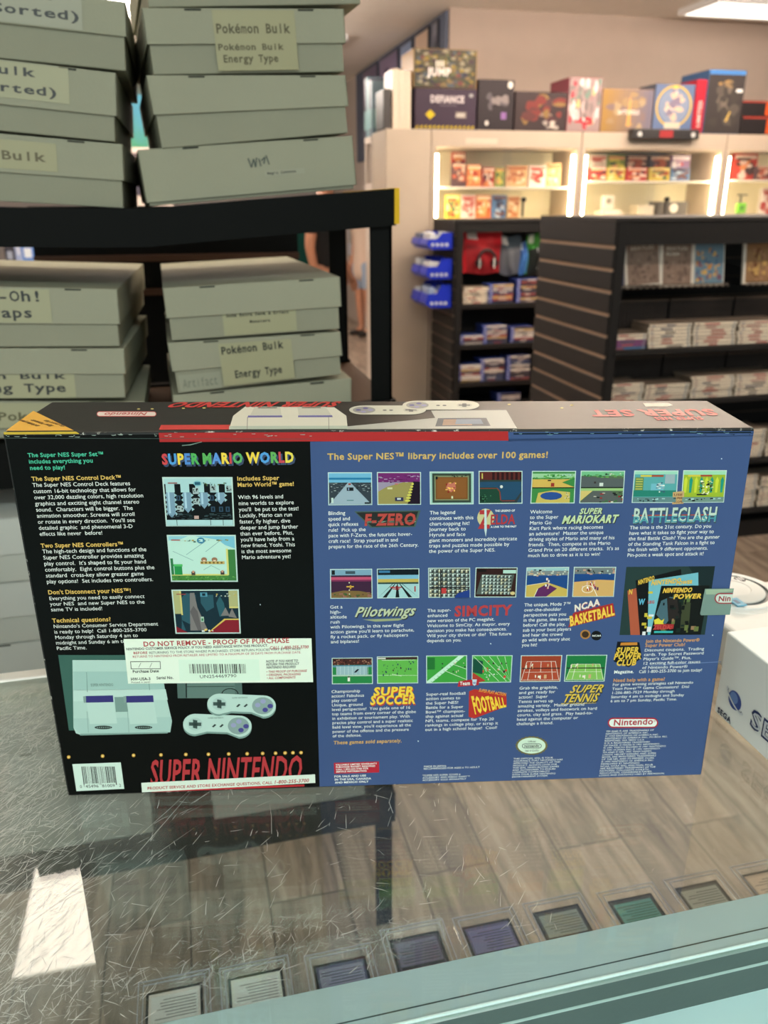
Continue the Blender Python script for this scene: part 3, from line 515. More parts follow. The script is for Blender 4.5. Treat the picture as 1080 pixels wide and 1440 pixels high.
T(TX, 'These games sold separately.', 469, 1046.4, 565, C(206, 166, 96), h=5, st='b', shear=.1)
ORG = C(206, 150, 90)
T(TX, 'Join the Nintendo Power®', 908, 903.6, 983, ORG, h=4.6, st='b'); T(TX, 'Super Power Club!', 907, 909.6, 963, ORG, h=4.6, st='b')
para(['Discount coupons.  Trading', 'cards. Top Secret Password', "Player's Guide™. Plus,", '12 exciting full-color issues', 'of Nintendo Power®'], 905.8, 916, 902.5, 940.5, 989, INKW)
T(TX, 'Magazine.', 863, 946.8, 891, INKW, h=4.4, st='b'); T(TX, 'Call 1-800-255-3700 to join today!', 898, 946.3, 986.5, INKW, h=4.4)
T(TX, 'Need help with a game?', 862, 958.8, 934.5, ORG, h=4.8, st='b')
para(['For game winning strategies call Nintendo', 'Team Power™ Game Counselors!  Dial', '1-206-885-7529 Monday through', 'Saturday 4 am to midnight and Sunday', '6 am to 7 pm Sunday, Pacific Time.'], 861, 964.3, 858, 987.3, 974, INKW)
para(['TM AND ® ARE TRADEMARKS OF', 'NINTENDO OF AMERICA INC.', '© 1992 NINTENDO OF AMERICA INC.', 'NINTENDO OF AMERICA INC., PO BOX 957,', 'REDMOND, WA 98073 U.S.A.', '® IS A REGISTERED TRADEMARK', 'OF MAXIS. © MAXIS © 1991 NINTENDO.', '© 1991 TOKYO SHOSEKI © 1991 NINTENDO.', '© 1991 HUMAN INC. © 1991 NINTENDO.', 'TM AND © NFL 1991 TEAM NAMES,',
      'LOGOS, HELMET DESIGNS AND SUPER', 'BOWL ARE REGISTERED TRADEMARKS', 'OF THE NFL AND ITS MEMBER CLUBS.', '© 1992 NINTENDO OF AMERICA INC.', 'DEVELOPED BY NINTENDO.', 'NCAA, NCAA SEAL AND FINAL FOUR', 'ARE REGISTERED TRADEMARKS OF THE', 'NATIONAL COLLEGIATE ATHLETIC', 'ASSOCIATION. CONFERENCE NAMES,', 'LOGOS AND STATISTICS USED BY PERMISSION.'], 852, 1029.4, 842, 1091.2, 934, INKW, hk=0.72)
para(['THIS OFFICIAL SEAL IS YOUR', 'ASSURANCE THAT NINTENDO HAS', 'APPROVED THE QUALITY OF THIS', 'PRODUCT. ALWAYS LOOK FOR', 'THIS SEAL WHEN BUYING GAMES', 'AND ACCESSORIES TO ENSURE', 'COMPLETE COMPATIBILITY', 'WITH YOUR SUPER NINTENDO', 'ENTERTAINMENT SYSTEM.'], 722, 1067.8, 719.6, 1093.3, 791, INKW, hk=0.72)
para(['FOR SALE AND USE', 'IN THE USA, CANADA', 'AND MEXICO ONLY'], 470, 1093, 471, 1101.5, 522, INKW, 'b')
para(['MADE IN JAPAN.', 'RECOMMENDED FOR AGES 6 TO ADULT'], 596, 1078.8, 595.6, 1082, 674.5, INKW, hk=.8)
para(['*SUPER NES SUPER SCOPE 6', 'ACCESSORY AND MARIO PAINT™', 'ACCESSORY SOLD SEPARATELY'], 594, 1091.4, 594, 1098, 661, INKW, hk=.75)
P(PR, [(469.5, 1072.5), (533, 1070.5), (533.4, 1086), (470, 1088)], C(176, 40, 56), 2)
para(['VALUABLE LIMITED WARRANTY', 'PURCHASE RECEIPT REQUIRED', 'CALL 1-800-255-3700 FOR', 'SERVICE INFORMATION'], 472, 1076.3, 472.6, 1086, 530, INKW, 'b', hk=.72)
# --- game titles
P(PR, [(498, 719), (591.5, 717.5), (584, 741), (521, 742)], C(70, 92, 84), 2); P(PR, [(501, 720.5), (588, 719), (582, 739.5), (523, 740.5)], C(40, 44, 42), 3)
T(TX, 'F-ZERO', 512, 738.5, 585, C(176, 60, 50), h=16, st='h', shear=.1); T(TX, 'F-ZERO', 513, 736, 586, C(120, 150, 130), h=3, st='b', shear=.1)
P(PR, smooth_poly(683, 728, 12, 13, 16), C(196, 190, 140), 2); P(PR, [(681, 715), (684, 715), (684.5, 745), (683, 755), (681, 745)], C(190, 210, 210), 13)
T(TX, 'Z', 673.5, 742, 689, C(170, 36, 40), h=25, st='h'); T(TX, 'ELDA', 689, 737, 724, C(170, 40, 44), h=14, st='b'); T(TX, 'THE LEGEND OF', 696, 719.6, 724, INKW, h=3, st='b'); T(TX, 'A LINK TO THE PAST', 690, 742, 726, INKW, h=2.8, st='b')
T(TX, 'SUPER', 815.4, 723.5, 847, INKB, h=8, st='h', shear=.25, k=8); T(TX, 'SUPER', 814.4, 722.5, 846, C(186, 206, 160), h=8, st='h', shear=.25)
T(TX, 'MARIOKART', 790.5, 737, 868, INKB, h=11, st='h', shear=.25, k=8); T(TX, 'MARIOKART', 789.5, 735.8, 867, C(190, 210, 160), h=11, st='h', shear=.25)
T(TX, 'BATTLECLASH', 890, 737, 1008, C(40, 70, 84), h=21, st='h', k=6); T(TX, 'BATTLECLASH', 889, 735, 1007, C(186, 206, 190), h=21, st='b', k=9); T(TX, 'BATTLECLASH', 889, 735, 1007, C(70, 150, 160), h=9, st='b', k=11)
P(PR, [(889, 724), (1007, 723), (1007, 724.5), (889, 725.5)], C(176, 80, 50), 3)
T(TX, 'Pilotwings', 499, 868.6, 583, INKB, h=14, st='b', shear=.42, k=8); T(TX, 'Pilotwings', 498, 867, 582, C(186, 196, 160), h=14, st='b', shear=.42); P(PR, [(510, 871), (572, 869), (560, 872.5), (528, 874)], C(150, 160, 120), 3)
T(TX, 'SIMCITY', 639, 866.2, 719, C(176, 50, 54), h=14.5, st='h')
T(TX, 'NCAA', 808, 860.5, 844, RED, y1=851, h=9.5, st='h', shear=.2); T(TX, 'NCAA', 807.4, 859.6, 843.4, C(226, 220, 206), y1=850, h=9, st='h', shear=.2, k=14)
P(PR, [(799, 882), (806, 862), (862, 848), (865.5, 866)], C(164, 44, 44), 2); T(TX, 'BASKETBALL', 801.5, 880, 864.5, C(236, 196, 66), y1=864, h=14, st='h', shear=.1)
P(PR, smooth_poly(823, 892, 7.2, 6.6, 18), C(170, 120, 60), 2); P(PR, smooth_poly(823, 892, 5, 4.6, 14), C(60, 44, 30), 3); P(PR, smooth_poly(838.5, 893.6, 7.5, 6.8, 18), C(18, 18, 20), 4); T(TX, 'NCAA', 832.5, 895, 845, INKW, h=2.6, st='b')
YEL = C(240, 204, 56)
T(TX, 'SUPER', 526, 979.4, 583, C(190, 60, 40), h=11.5, st='h', shear=.12, k=6); T(TX, 'SUPER', 525, 977.6, 582, YEL, h=11.5, st='h', shear=.12)
T(TX, 'SOCCER', 521.6, 992.4, 584.6, C(190, 60, 40), h=12.5, st='h', shear=.12, k=6); T(TX, 'SOCCER', 520.4, 990.4, 583.6, YEL, h=12.5, st='h', shear=.12)
P(PR, [(659.5, 972), (667, 969), (712, 976), (712.5, 993), (667, 1010), (659, 1008)], C(180, 50, 44), 2)
T(TX, 'FOOTBALL', 667.5, 1003, 712, YEL, h=25, st='h', shrink=lambda t: 1-.45*t, y1=993); T(TX, 'SUPER PLAY ACTION', 673, 972, 711, C(236, 160, 60), y1=978.5, h=4.6, st='b')
P(PR, [(645, 957.5), (674.5, 954), (673, 963), (643.5, 965.5)], C(176, 40, 50), 9); T(TX, 'Team', 646.5, 963, 661, INKW, h=5, st='b', k=18); P(PR, [(664, 955), (670.5, 955), (669.5, 962), (667, 964), (664.5, 962)], C(200, 216, 226), 12); T(TX, 'NFL', 665, 961, 670, C(40, 70, 140), h=2.6, st='b', k=22)
T(TX, 'SUPER', 801, 975.4, 847, INKB, h=11, st='h', shear=.45, k=6); T(TX, 'SUPER', 800, 974, 846, C(214, 186, 70), h=11, st='b', shear=.45)
T(TX, 'TENNIS', 791, 988.8, 840, INKB, h=11.5, st='h', shear=.35, k=6); T(TX, 'TENNIS', 790, 987.2, 839, C(220, 190, 66), h=11.5, st='b', shear=.35); P(PR, [(789, 990), (838, 988.6), (838, 987.6), (789, 988.8)], C(214, 186, 70), 3)
P(PR, [(868, 902), (899, 903), (902.5, 925), (884, 938), (863, 930)], C(18, 20, 26), 2)
for i, (s_, a, b) in enumerate((('SUPER', 866, 897.5), ('POWER', 862.5, 901), ('CLUB', 866, 894))): T(TX, s_, a, 918.5+8.6*i, b, C(222, 186, 60), h=8.4, st='h', shear=.12)
P(PR, [(873, 903.5), (896, 903), (896, 907), (872, 907.5)], C(196, 130, 50), 4)
# magazine picture
q = quad4((880.7, 797), (1005.4, 796), (991, 892.4), (871, 892.8), C(38, 58, 56), frame=None)
q.poly([(.7, 0), (1, 0), (1, .5)], C(24, 40, 42)); q.poly([(.04, .35), (.17, .3), (.25, 1), (.13, 1)], C(170, 86, 60)); q.poly([(.12, .2), (.62, .04), (.72, .7), (.3, 1), (.24, 1)], C(16, 18, 20)); q.poly([(.27, .2), (.82, .09), (.88, .6), (.4, 1), (.33, 1)], C(110, 176, 190))
q.poly([(.42, .28), (.97, .28), (.95, 1), (.36, 1)], C(18, 22, 20)); q.poly([(.44, .5), (.58, .42), (.64, .62), (.52, .85), (.4, .7)], C(70, 100, 110)); q.poly([(.5, .45), (.62, .48), (.68, .75), (.55, .8)], C(40, 34, 32)); q.poly([(.68, .5), (.78, .48), (.8, .9), (.7, .9)], C(60, 66, 44)); q.poly([(.72, .4), (.78, .4), (.78, .52), (.7, .52)], C(90, 110, 60)); q.specks(30, .42, .4, .92, .95, [C(24, 40, 34), C(100, 110, 60), C(140, 110, 80), C(16, 18, 18)], .06, .08, 8)
q.poly([(.38, .78), (.43, .75), (.47, .79), (.5, .76), (.49, .82), (.52, .86), (.45, .86), (.41, .9)], C(216, 200, 60)); q.r(.4, .84, .62, .91, C(160, 50, 50)); q.r(.4, .94, .62, .97, C(60, 170, 170)); q.specks(8, .24, .35, .34, .95, [C(90, 140, 190), C(220, 220, 220), C(196, 180, 60)], .06, .08, 3)
NP = C(226, 186, 66)
T(TX, 'NINTENDO', 931, 833, 972, NP, h=6.6, st='h', shear=.2, k=30); T(TX, 'POWER', 946, 841.5, 985, NP, h=6.6, st='h', shear=.2, k=30); q.poly([(.47, .33), (.67, .33), (.65, .37), (.46, .37)], C(150, 100, 40))
T(TX, 'NINTENDO', 915, 822.6, 957, NP, y1=818.5, h=6.4, st='h', shear=.2, k=24); T(TX, 'POWER', 950, 822, 973, NP, y1=820, h=5, st='h', shear=.2, k=24)
T(TX, 'NINTENDO', 897, 822, 920, NP, y1=815, h=6.4, st='h', shear=.2, k=22); T(TX, 'N', 883.5, 835, 889, NP, h=7, st='h', k=30); T(TX, 'W', 897.5, 849.5, 906, C(90, 176, 206), h=8, st='h', k=30); T(TX, 'LEG', 910, 848, 920, C(190, 60, 60), h=4, st='b', k=30)
T(TX, 'ZELDA:', 918, 884.5, 944, C(190, 60, 56), h=6, st='h', k=30)
# pill logo and seal
def pill(mb, x0, y0, x1, y1, k, red, fill, txt, tcol, f=None):
    f = f or fp
    def st_(a, b, c, d):
        ry = (d-b)/2; rx = ry*1.08; cy = (b+d)/2
        return [(a+rx+rx*math.cos(t), cy+ry*math.sin(t)) for t in [PI/2+PI*i/10 for i in range(11)]]+[(c-rx+rx*math.cos(t), cy+ry*math.sin(t)) for t in [-PI/2+PI*i/10 for i in range(11)]]
    mb.poly([f(x, y, k) for x, y in st_(x0, y0, x1, y1)], red); e = (y1-y0)*.13
    mb.poly([f(x, y, k+2) for x, y in st_(x0+e, y0+e, x1-e, y1-e)], fill)
pill(PR, 854.5, 1009, 925.5, 1023.6, 2, C(170, 36, 50), C(226, 236, 228), '', RED)
T(TX, 'Nintendo', 862, 1019.8, 918, C(170, 36, 50), h=8.4, st='b', k=12); T(TX, '®', 918.5, 1015, 921.5, C(170, 36, 50), h=2.6, k=12)
P(PR, [(747.5+(21.5+(i % 2)*1.8)*math.cos(2*PI*i/48), 1048.3+(12.6+(i % 2)*1.0)*math.sin(2*PI*i/48)) for i in range(48)], C(110, 104, 64), 2); P(PR, smooth_poly(747.5, 1048.3, 19.6, 11.2, 28), C(206, 228, 206), 4)
pill(PR, 734, 1045.3, 761.5, 1052, 6, C(60, 80, 76), C(214, 232, 212), '', INKB); T(TX, 'Nintendo', 737, 1050.6, 758.5, C(40, 60, 56), h=3.8, st='b', k=16); T(TX, 'Official', 742, 1043.6, 753, C(40, 60, 56), h=2.6, k=16); T(TX, 'Seal of Quality', 738, 1056.4, 757.5, C(40, 60, 56), h=2.6, k=16)
# --- console photograph on the black panel
GR = C(176, 206, 196)
P(PR, [(82, 921), (182, 921), (186, 962), (104, 1027), (97, 1027)], C(60, 98, 88), 2)
P(PR, [(102, 928), (226, 928), (229.5, 961), (242, 1014), (239.5, 1029.5), (113, 1033), (107, 1031), (103.5, 1023)], GR, 4)
P(PR, [(103, 944), (228, 944), (232, 969), (103.5, 971)], C(158, 192, 184), 5); P(PR, [(103.4, 970), (233, 969), (236, 984), (103.4, 986)], C(186, 214, 204), 5)
P(PR, [(103.5, 1010), (241, 1008), (241.5, 1015), (239.5, 1029), (113, 1032), (104, 1023)], C(166, 198, 190), 5)
P(PR, [(161, 980), (180, 979.6), (180.6, 1000.5), (163, 1001)], C(120, 150, 142), 6)
for a, b, c, d in ((121, 159, 124, 167), (177.5, 215.5, 181, 222)):
    P(PR, [(a, 978.4), (b, 977.6), (b+.8, 987), (a+.4, 987.8)], C(56, 54, 116), 8); P(PR, [(a+1, 987.8), (b+1, 987), (b+6, 1017), (a+5.5, 1018)], C(184, 212, 202), 7); P(PR, [(a-4, 979), (a, 978.4), (a+.4, 987.8), (a-3, 988)], C(130, 156, 150), 8)
    P(PR, [(c-2, 1000), (c-1, 1000), (c+1, 1030), (c, 1030)], C(146, 176, 168), 8)
    P(PR, smooth_poly((a+b)/2+5.5, 1022.6, 12.5, 2.6, 20), C(52, 64, 60), 9); [P(PR, smooth_poly((a+b)/2-3+i*3, 1022.6, .9, 1.1, 8), C(120, 140, 132), 10) for i in range(7)]
for l in (((121.5, 945), (122.3, 945), (123.5, 973), (122.6, 973)), ((208, 944), (209, 944), (211, 970), (210, 970))): P(PR, l, C(120, 150, 142), 9)
T(TX, 'SUPER NINTENDO', 128, 965, 160, C(120, 146, 138), h=4, st='b')
P(PR, [(113+i*3, 1031.5) for i in (0,)]+[(113, 1034), (236, 1031), (236, 1029)], C(130, 160, 152), 5)
P(PR, [(249, 958), (340, 958), (341, 976), (341, 981.5), (250, 981.7)], C(82, 106, 100), 3); P(PR, [(263, 958), (330, 958), (331, 981), (263.4, 981.6)], C(96, 122, 114), 4); P(PR, [(261, 958), (262.6, 958), (263, 981), (261.4, 981)], C(20, 26, 26), 5); P(PR, [(263, 965), (330, 964.4), (330, 965.4), (263, 966)], C(56, 74, 70), 5)
def pad(cx, cy, k):
    L_, R_ = (cx-31, cy-1), (cx+31, cy+2)
    for dy, cc, kk in ((2.6, C(120, 150, 142), k), (0, C(184, 212, 202), k+1)):
        top = [(L_[0]+17*math.cos(t), L_[1]+dy+14.5*math.sin(t)) for t in [PI*.5+PI*i/14 for i in range(15)]]
        P(PR, top+[(R_[0]+17.5*math.cos(t), R_[1]+dy+15*math.sin(t)) for t in [-PI/2+PI*i/14 for i in range(15)]]+[(cx+14, cy+dy+10.5), (cx-14, cy+dy+9.5)], cc, kk)
    P(PR, smooth_poly(R_[0]-1, R_[1]-.5, 15, 12, 22), C(136, 160, 156), k+2); P(PR, smooth_poly(L_[0], L_[1], 10.5, 9, 20), C(172, 200, 192), k+2)
    for w, h in ((8.6, 2.7), (3.1, 6.6)): P(PR, [(L_[0]-w, L_[1]-h), (L_[0]+w, L_[1]-h*.8), (L_[0]+w, L_[1]+h), (L_[0]-w, L_[1]+h*.8)], C(64, 84, 80), k+3)
    for dx, dy, cc in ((-7, -1.5, C(150, 156, 190)), (0.5, -6.6, C(150, 156, 190)), (3.5, 5.4, C(74, 72, 140)), (10.5, 0, C(74, 72, 140))): P(PR, smooth_poly(R_[0]+dx-1, R_[1]+dy, 3.9, 3.2, 14), cc, k+3)
    for dx in (-7.5, 3): P(PR, [(cx+dx, cy+2.6), (cx+dx+4, cy-1.2), (cx+dx+6.4, cy), (cx+dx+2.4, cy+3.6)], C(52, 66, 64), k+3)
    T(TX, 'SUPER NINTENDO', cx-13, cy-8.6, cx+9, C(120, 146, 138), h=2, st='b', k=k+6)
pad(305.5, 1019, 5); pad(339.5, 990.5, 11)
for i in range(9):
    a0, a1 = PI*(1+i/9), PI*(1+(i+1)/9); c_ = (323.5, 975.5)
    P(PR, [(c_[0]+12*math.cos(a0), c_[1]+8*math.sin(a0)), (c_[0]+12*math.cos(a1), c_[1]+8*math.sin(a1)), (c_[0]+10.8*math.cos(a1), c_[1]+7*math.sin(a1)), (c_[0]+10.8*math.cos(a0), c_[1]+7*math.sin(a0))], C(14, 18, 18), 9)
for x, y in ((96.7, 1064.4), (144.4, 1063), (188, 1062), (226.4, 1061.4), (261.4, 1060.8), (293.2, 1060.5), (321.7, 1060), (347.6, 1059.8), (369.4, 1059.3), (387.6, 1059), (401, 1058.7), (412, 1058.4), (423.3, 1058.2)):
    P(PR, smooth_poly(x, y, 2.6, 2.5, 12), C(206, 160, 70), 2); P(PR, smooth_poly(x, y, 1.2, 1.1, 8), C(240, 220, 150), 3)
T(TX, 'SUPER NINTENDO', 211, 1104.5, 424, C(178, 46, 52), y1=1097.5, h=37, st='b', shear=.14); P(PR, [(213, 1110.5), (428, 1103), (428, 1105.6), (213, 1114)], C(178, 46, 52), 2)
# wear on the front face
for i in range(34):
    x = rnd.uniform(8, 440); y = 611.5-x*.006+rnd.uniform(0, 4); w = rnd.uniform(1, 9); P(PR, [(x, y), (x+w, y-.1), (x+w*.8, y+.8), (x+w*.2, y+.6)], C(150, 165, 155), 7)
for i in range(30):
    x = rnd.uniform(720, 1056); y = 606.5+rnd.uniform(0, 5); w = rnd.uniform(1, 10); P(PR, [(x, y), (x+w, y-.1), (x+w*.8, y+.8), (x+w*.2, y+.6)], rnd.choice([C(120, 160, 175), C(24, 40, 52)]), 7)
P(PR, [(6, 615.5), (436, 617), (436, 617.6), (6, 616.4)], C(64, 78, 74), 3); P(PR, [(722, 609), (1056, 607), (1056, 609), (722, 611)], C(20, 34, 44), 4)
P(PR, [(900, 936), (1014, 930), (1013, 930.8), (930, 935.5)], C(110, 130, 170), 4); P(PR, [(256, 627), (268, 626), (284, 621.6), (284, 620.8), (268, 624.6), (256, 625.8)], C(120, 140, 130), 5)
for x, y in ((1014.5, 645), (588, 1042), (690, 905), (1002, 893), (366, 850)): P(PR, smooth_poly(x, y, .9, .9, 8), C(200, 216, 220), 5)
PR.build('front_print', M_gloss, gb); TX.build('front_lettering', M_ink, gb)

# --- stickers on the carton
LB = MB(); CREAM = C(228, 240, 222)
P(LB, [(174, 898), (438, 897), (440.4, 958.6), (180.4, 960.8)], CREAM, 9)
P(LB, [(251, 927), (364, 926.6), (366, 956.5), (253, 957.5)], C(216, 238, 218), 10)
LR = C(170, 40, 44)
T(LB, 'DO NOT REMOVE - PROOF OF PURCHASE', 202, 908.4, 407.5, LR, h=7, st='b', k=14)
T(LB, 'NINTENDO CUSTOMER SERVICE POLICY. IF YOU NEED ASSISTANCE WITH THIS PRODUCT. ', 178, 913.8, 379, INKB, h=3.4, st='b', k=14); T(LB, 'CALL 1-800-255-3700', 379, 912.4, 434, LR, h=4.4, st='b', shear=.2, k=14)
T(LB, 'BEFORE', 188, 919.2, 208, LR, h=3.4, st='b', k=14); T(LB, 'RETURNING TO THE STORE WHERE PURCHASED. STORE RETURN POLICIES VARY BY RETAILER.', 210, 918.9, 424, INKB, h=3.4, k=14)
T(LB, 'RETURNS TO NINTENDO FROM RETAILER ARE LIMITED TO A MAXIMUM OF 30 DAYS FROM PURCHASE DATE.', 187, 924.4, 424, LR, h=3.3, k=14)
for a in (((183.5, 929.5), (225, 929.2), (225, 930), (183.5, 930.3)), ((184.4, 939.6), (226, 939.3), (226, 940.1), (184.4, 940.4)), ((183.5, 929.5), (184.3, 929.5), (185.2, 940.4), (184.4, 940.4)), ((225, 929.2), (225.8, 929.2), (226.4, 940.1), (225.6, 940.1)), ((195, 938), (198, 931.6), (198.6, 931.6), (195.6, 938)), ((210.6, 938), (213.6, 931.6), (214.2, 931.6), (211.2, 938))): P(LB, a, INKB, 14)
T(LB, 'Purchase Date', 187, 945.6, 224, INKB, h=4, st='b', k=14); T(LB, 'HW-USA-3', 184.5, 956.4, 212.5, INKB, h=4.2, st='b', k=14); T(LB, 'Printed in Japan', 185, 960, 212, INKB, h=2.4, k=14); T(LB, 'Serial No.', 220.5, 954.6, 244.5, INKB, h=4, st='b', k=14)
def bars(mb, x0, y0, x1, y1, slant, n, k, seed, cc=INKB):
    R = random.Random(seed); x = x0; ws = [R.choice((1, 1, 2, 3)) for _ in range(n*2)]; u = (x1-x0)/sum(ws)
    for i, w in enumerate(ws):
        if i % 2 == 0: P(mb, [(x, y0), (x+w*u*.9, y0), (x+w*u*.9+slant, y1), (x+slant, y1)], cc, k)
        x += w*u
bars(LB, 266, 933, 345.5, 946.2, 1.2, 38, 14, 4); T(LB, 'UN254469790', 281, 953, 333, INKB, h=4.6, k=14)
for i, s_ in enumerate(('NOTE: IF YOU HAVE TO', 'RETURN THIS PRODUCT', 'NINTENDO REQUIRES')): T(LB, s_, 374+i*.3, 931+i*4.3, (419, 420.5, 416)[i], INKB, h=3.4, st='b', shear=.2, k=14)
for i, s_ in enumerate(('• THIS PROOF OF PURCHASE', '• ORIGINAL PACKAGING', '• ALL COMPONENTS')): T(LB, s_, 374.5+i*.3, 945.6+i*4.4, (431.5, 423, 415.5)[i], LR, h=3.3, st='b', shear=.2, k=14)
[v.__iadd__(BN*.0003) for v in LB.v]; LB.build('proof_sticker', M_print, gb, label='cream proof of purchase sticker with red heading and barcode')
LB = MB(); P(LB, [(102, 1074), (170, 1071.4), (175, 1108.6), (107.8, 1112)], C(206, 228, 216), 5); bars(LB, 114.7, 1077.3, 162, 1103, 3.4, 30, 8, 9); bars(LB, 118, 1103, 120, 1106, 0.4, 2, 8, 2)
P(LB, [(119, 1101.5), (139, 1100.8), (139.5, 1105), (119.5, 1105.6)], C(206, 228, 216), 9); P(LB, [(143, 1100.6), (163, 1099.8), (163.5, 1104), (143.5, 1104.8)], C(206, 228, 216), 9)
for s_, a, b in (('0', 113, 116), ('45496', 121, 139.5), ('81009', 144, 162.5), ('2', 168, 171)): T(LB, s_, a, 1107.3-(a-113)*.03, b, INKB, h=4.4, k=14)
[v.__iadd__(BN*.0003) for v in LB.v]; LB.build('barcode_sticker', M_print, gb, label='white barcode sticker')
LB = MB(); P(LB, [(199, 1100), (443, 1088), (443.6, 1100), (200, 1113.4)], C(214, 228, 214), 16); T(LB, 'PRODUCT SERVICE AND STORE EXCHANGE QUESTIONS, CALL ', 207.6, 1109.6, 385, LR, y1=1101.2, h=4, st='b', k=20, shear=.1); T(LB, '1-800-255-3700', 385, 1101.4, 434.5, LR, y1=1098.8, h=5, st='b', shear=.2, k=20)
[v.__iadd__(BN*.0003) for v in LB.v]; LB.build('service_sticker', M_print, gb, label='long cream strip sticker with red service number')
LB = MB()
P(LB, [(990.5, 827), (1031, 826.6), (1025.4, 863.6), (985, 864.3), (983.6, 862)], C(112, 138, 128), 34); P(LB, [(991, 828), (1030, 827.4), (1029, 831), (1012, 832), (1004, 835), (992, 835)], C(150, 172, 146), 36)
def cut(pts, xm): return pts
for k_, e, cc in ((38, 0, C(150, 40, 50)), (40, 1.7, C(196, 212, 200))):
    cx, cy, ry = 1011.5, 840.5, 7.6-e; pts = [(cx+ry*1.0*math.cos(t), cy+ry*math.sin(t)) for t in [PI/2+PI*i/12 for i in range(13)]]
    P(LB, pts+[(1029.6, cy-ry), (1027.6, cy+ry)], cc, k_)
T(LB, 'Nin', 1008.5, 844.4, 1026.5, C(150, 36, 48), h=7.4, st='b', k=46)
[v.__iadd__(BN*.0003) for v in LB.v]; LB.build('seal_sticker', M_print, gb, label='greyish clear seal sticker over the right edge'); 
# --- top face print
TP = MB()
def tpt(x, y, k=1): return at_p(x, y, TL, TNORM)+TNORM*(0.00015+0.00002*k)
def Q(pts, col, k=1): TP.poly([tpt(x, y, k) for x, y in pts], col)
Q([(8, 606.2), (104, 605.6), (47, 578)], C(232, 176, 66), 1)
TU = (TR-TL).normalized(); TV = TNORM.cross(TU).normalized()
def TT(t, x0, y0, x1, y1, col, h, st='b', shear=0, k=8):
    """lettering on the top face read from the far side: starts at (x0,y0), runs to (x1,y1), capitals rise towards the camera"""
    p0, p1 = tpt(x0, y0, 0), tpt(x1, y1, 0); d = (p1-p0).normalized()
    up = TNORM.cross(d).normalized(); TP.text(t, p0, d, up, col, w=(p1-p0).length, h=h, st=st, shear=shear, off=0.00002*k)
REDT = C(196, 52, 48)
TT('SUPER NINTENDO', 481, 565.4, 246, 566.4, REDT, 0.017, 'h', .35)
TT('SUPER SET', 1000, 576, 826, 577.6, REDT, 0.019, 'h', .1); TT('SUPER NES', 985, 586.5, 918, 587.2, REDT, 0.009, 'h', .1)
for i, (s_, a) in enumerate((('the most fun', 94), ('Super Nintendo', 76), ('includes game', 57))): TT(s_, a, 599.5-i*.2, a-29, 591-i*.6, C(90, 60, 20), 0.0035, 'b')
Q([(223.5, 604.6), (324, 604.3), (326, 597.6), (226.5, 598)], REDT, 1)
Q([(322, 604.2), (489, 603.6), (487, 585), (470, 573), (345, 572), (328, 585)], C(214, 212, 196), 2)
Q([(352, 584), (396, 584), (394, 572.4), (358, 572.4)], C(196, 196, 182), 3); Q([(420, 584), (466, 584), (458, 572.4), (418, 572.4)], C(196, 196, 182), 3)
Q([(348, 587.5), (397, 587.2), (396.6, 584.6), (349, 584.8)], C(96, 92, 160), 4); Q([(419, 587.2), (468, 587), (467, 584.4), (419.4, 584.6)], C(96, 92, 160), 4)
Q([(362, 574.6), (390, 574.4), (389, 573.4), (364, 573.6)], INKB, 5); Q([(424, 574.4), (452, 574.2), (450, 573.2), (425, 573.4)], INKB, 5); Q([(322, 604.2), (489, 603.6), (488.6, 599), (322.4, 599.5)], C(178, 190, 176), 4); Q([(347, 604), (348, 604), (348.6, 587), (347.6, 587)], C(130, 130, 120), 6); Q([(462, 604), (463, 604), (462.6, 587), (461.8, 587)], C(130, 130, 120), 6)
def tpad(cx, cy, k):
    w = 33
    Q([(cx-w+21*math.cos(t), cy+6.4*math.sin(t)) for t in [PI/2+PI*i/12 for i in range(13)]]+[(cx+w+21*math.cos(t), cy+6.4*math.sin(t)) for t in [-PI/2+PI*i/12 for i in range(13)]], C(206, 206, 190), k)
    Q(smooth_poly(cx-w, cy, 16, 4.8, 18), C(150, 150, 146), k+1)
    for dx, dy, c_ in ((-8, 0, C(90, 86, 150)), (2, -2.4, C(90, 86, 150)), (-1, 2.4, C(150, 146, 190)), (9, .2, C(150, 146, 190))): Q(smooth_poly(cx-w+dx, cy+dy, 4, 1.3, 10), c_, k+2)
    Q(smooth_poly(cx+w, cy, 11, 3.6, 16), C(190, 190, 176), k+1); Q([(cx+w-8, cy-.8), (cx+w+8, cy-.8), (cx+w+8, cy+.8), (cx+w-8, cy+.8)], C(80, 84, 84), k+2); Q([(cx+w-3, cy-2.4), (cx+w+3, cy-2.4), (cx+w+3, cy+2.4), (cx+w-3, cy+2.4)], C(80, 84, 84), k+2)
    for dx in (-4, 5): Q(smooth_poly(cx+dx, cy+.4, 3, .9, 8), C(80, 84, 84), k+2)
Q([(488, 604), (727, 602.6), (712, 577), (606, 577.6), (612, 588), (488, 600)], C(176, 178, 170), 2)
Q([(612, 600), (690, 599.4), (684, 588), (616, 588.4)], C(54, 66, 80), 4); Q([(622, 598.6), (664, 598.4), (662, 590), (624, 590.2)], C(150, 120, 100), 5); Q([(640, 597), (680, 596.6), (676, 590), (642, 590)], C(110, 130, 150), 6)
tpad(545, 577, 6); tpad(620, 570.4, 10)
pill(TP, 136, 578.8, 220, 586.2, 2, C(190, 60, 60), C(222, 214, 206), '', RED, f=tpt); TT('Nintendo', 208, 580.6, 148, 580.9, C(180, 60, 60), 0.0085, 'b')
for x, y in ((195, 575.5), (214, 575.3), (258, 574.5), (287, 574), (716, 569), (790, 574), (804, 570)): Q(smooth_poly(x, y, 2.4, .9, 8), C(206, 190, 110), 2)
Q([(904, 567), (940, 566.8), (946, 570), (938, 572), (908, 572)], C(206, 196, 180), 2)
TP.build('top_print', M_gloss, gb)

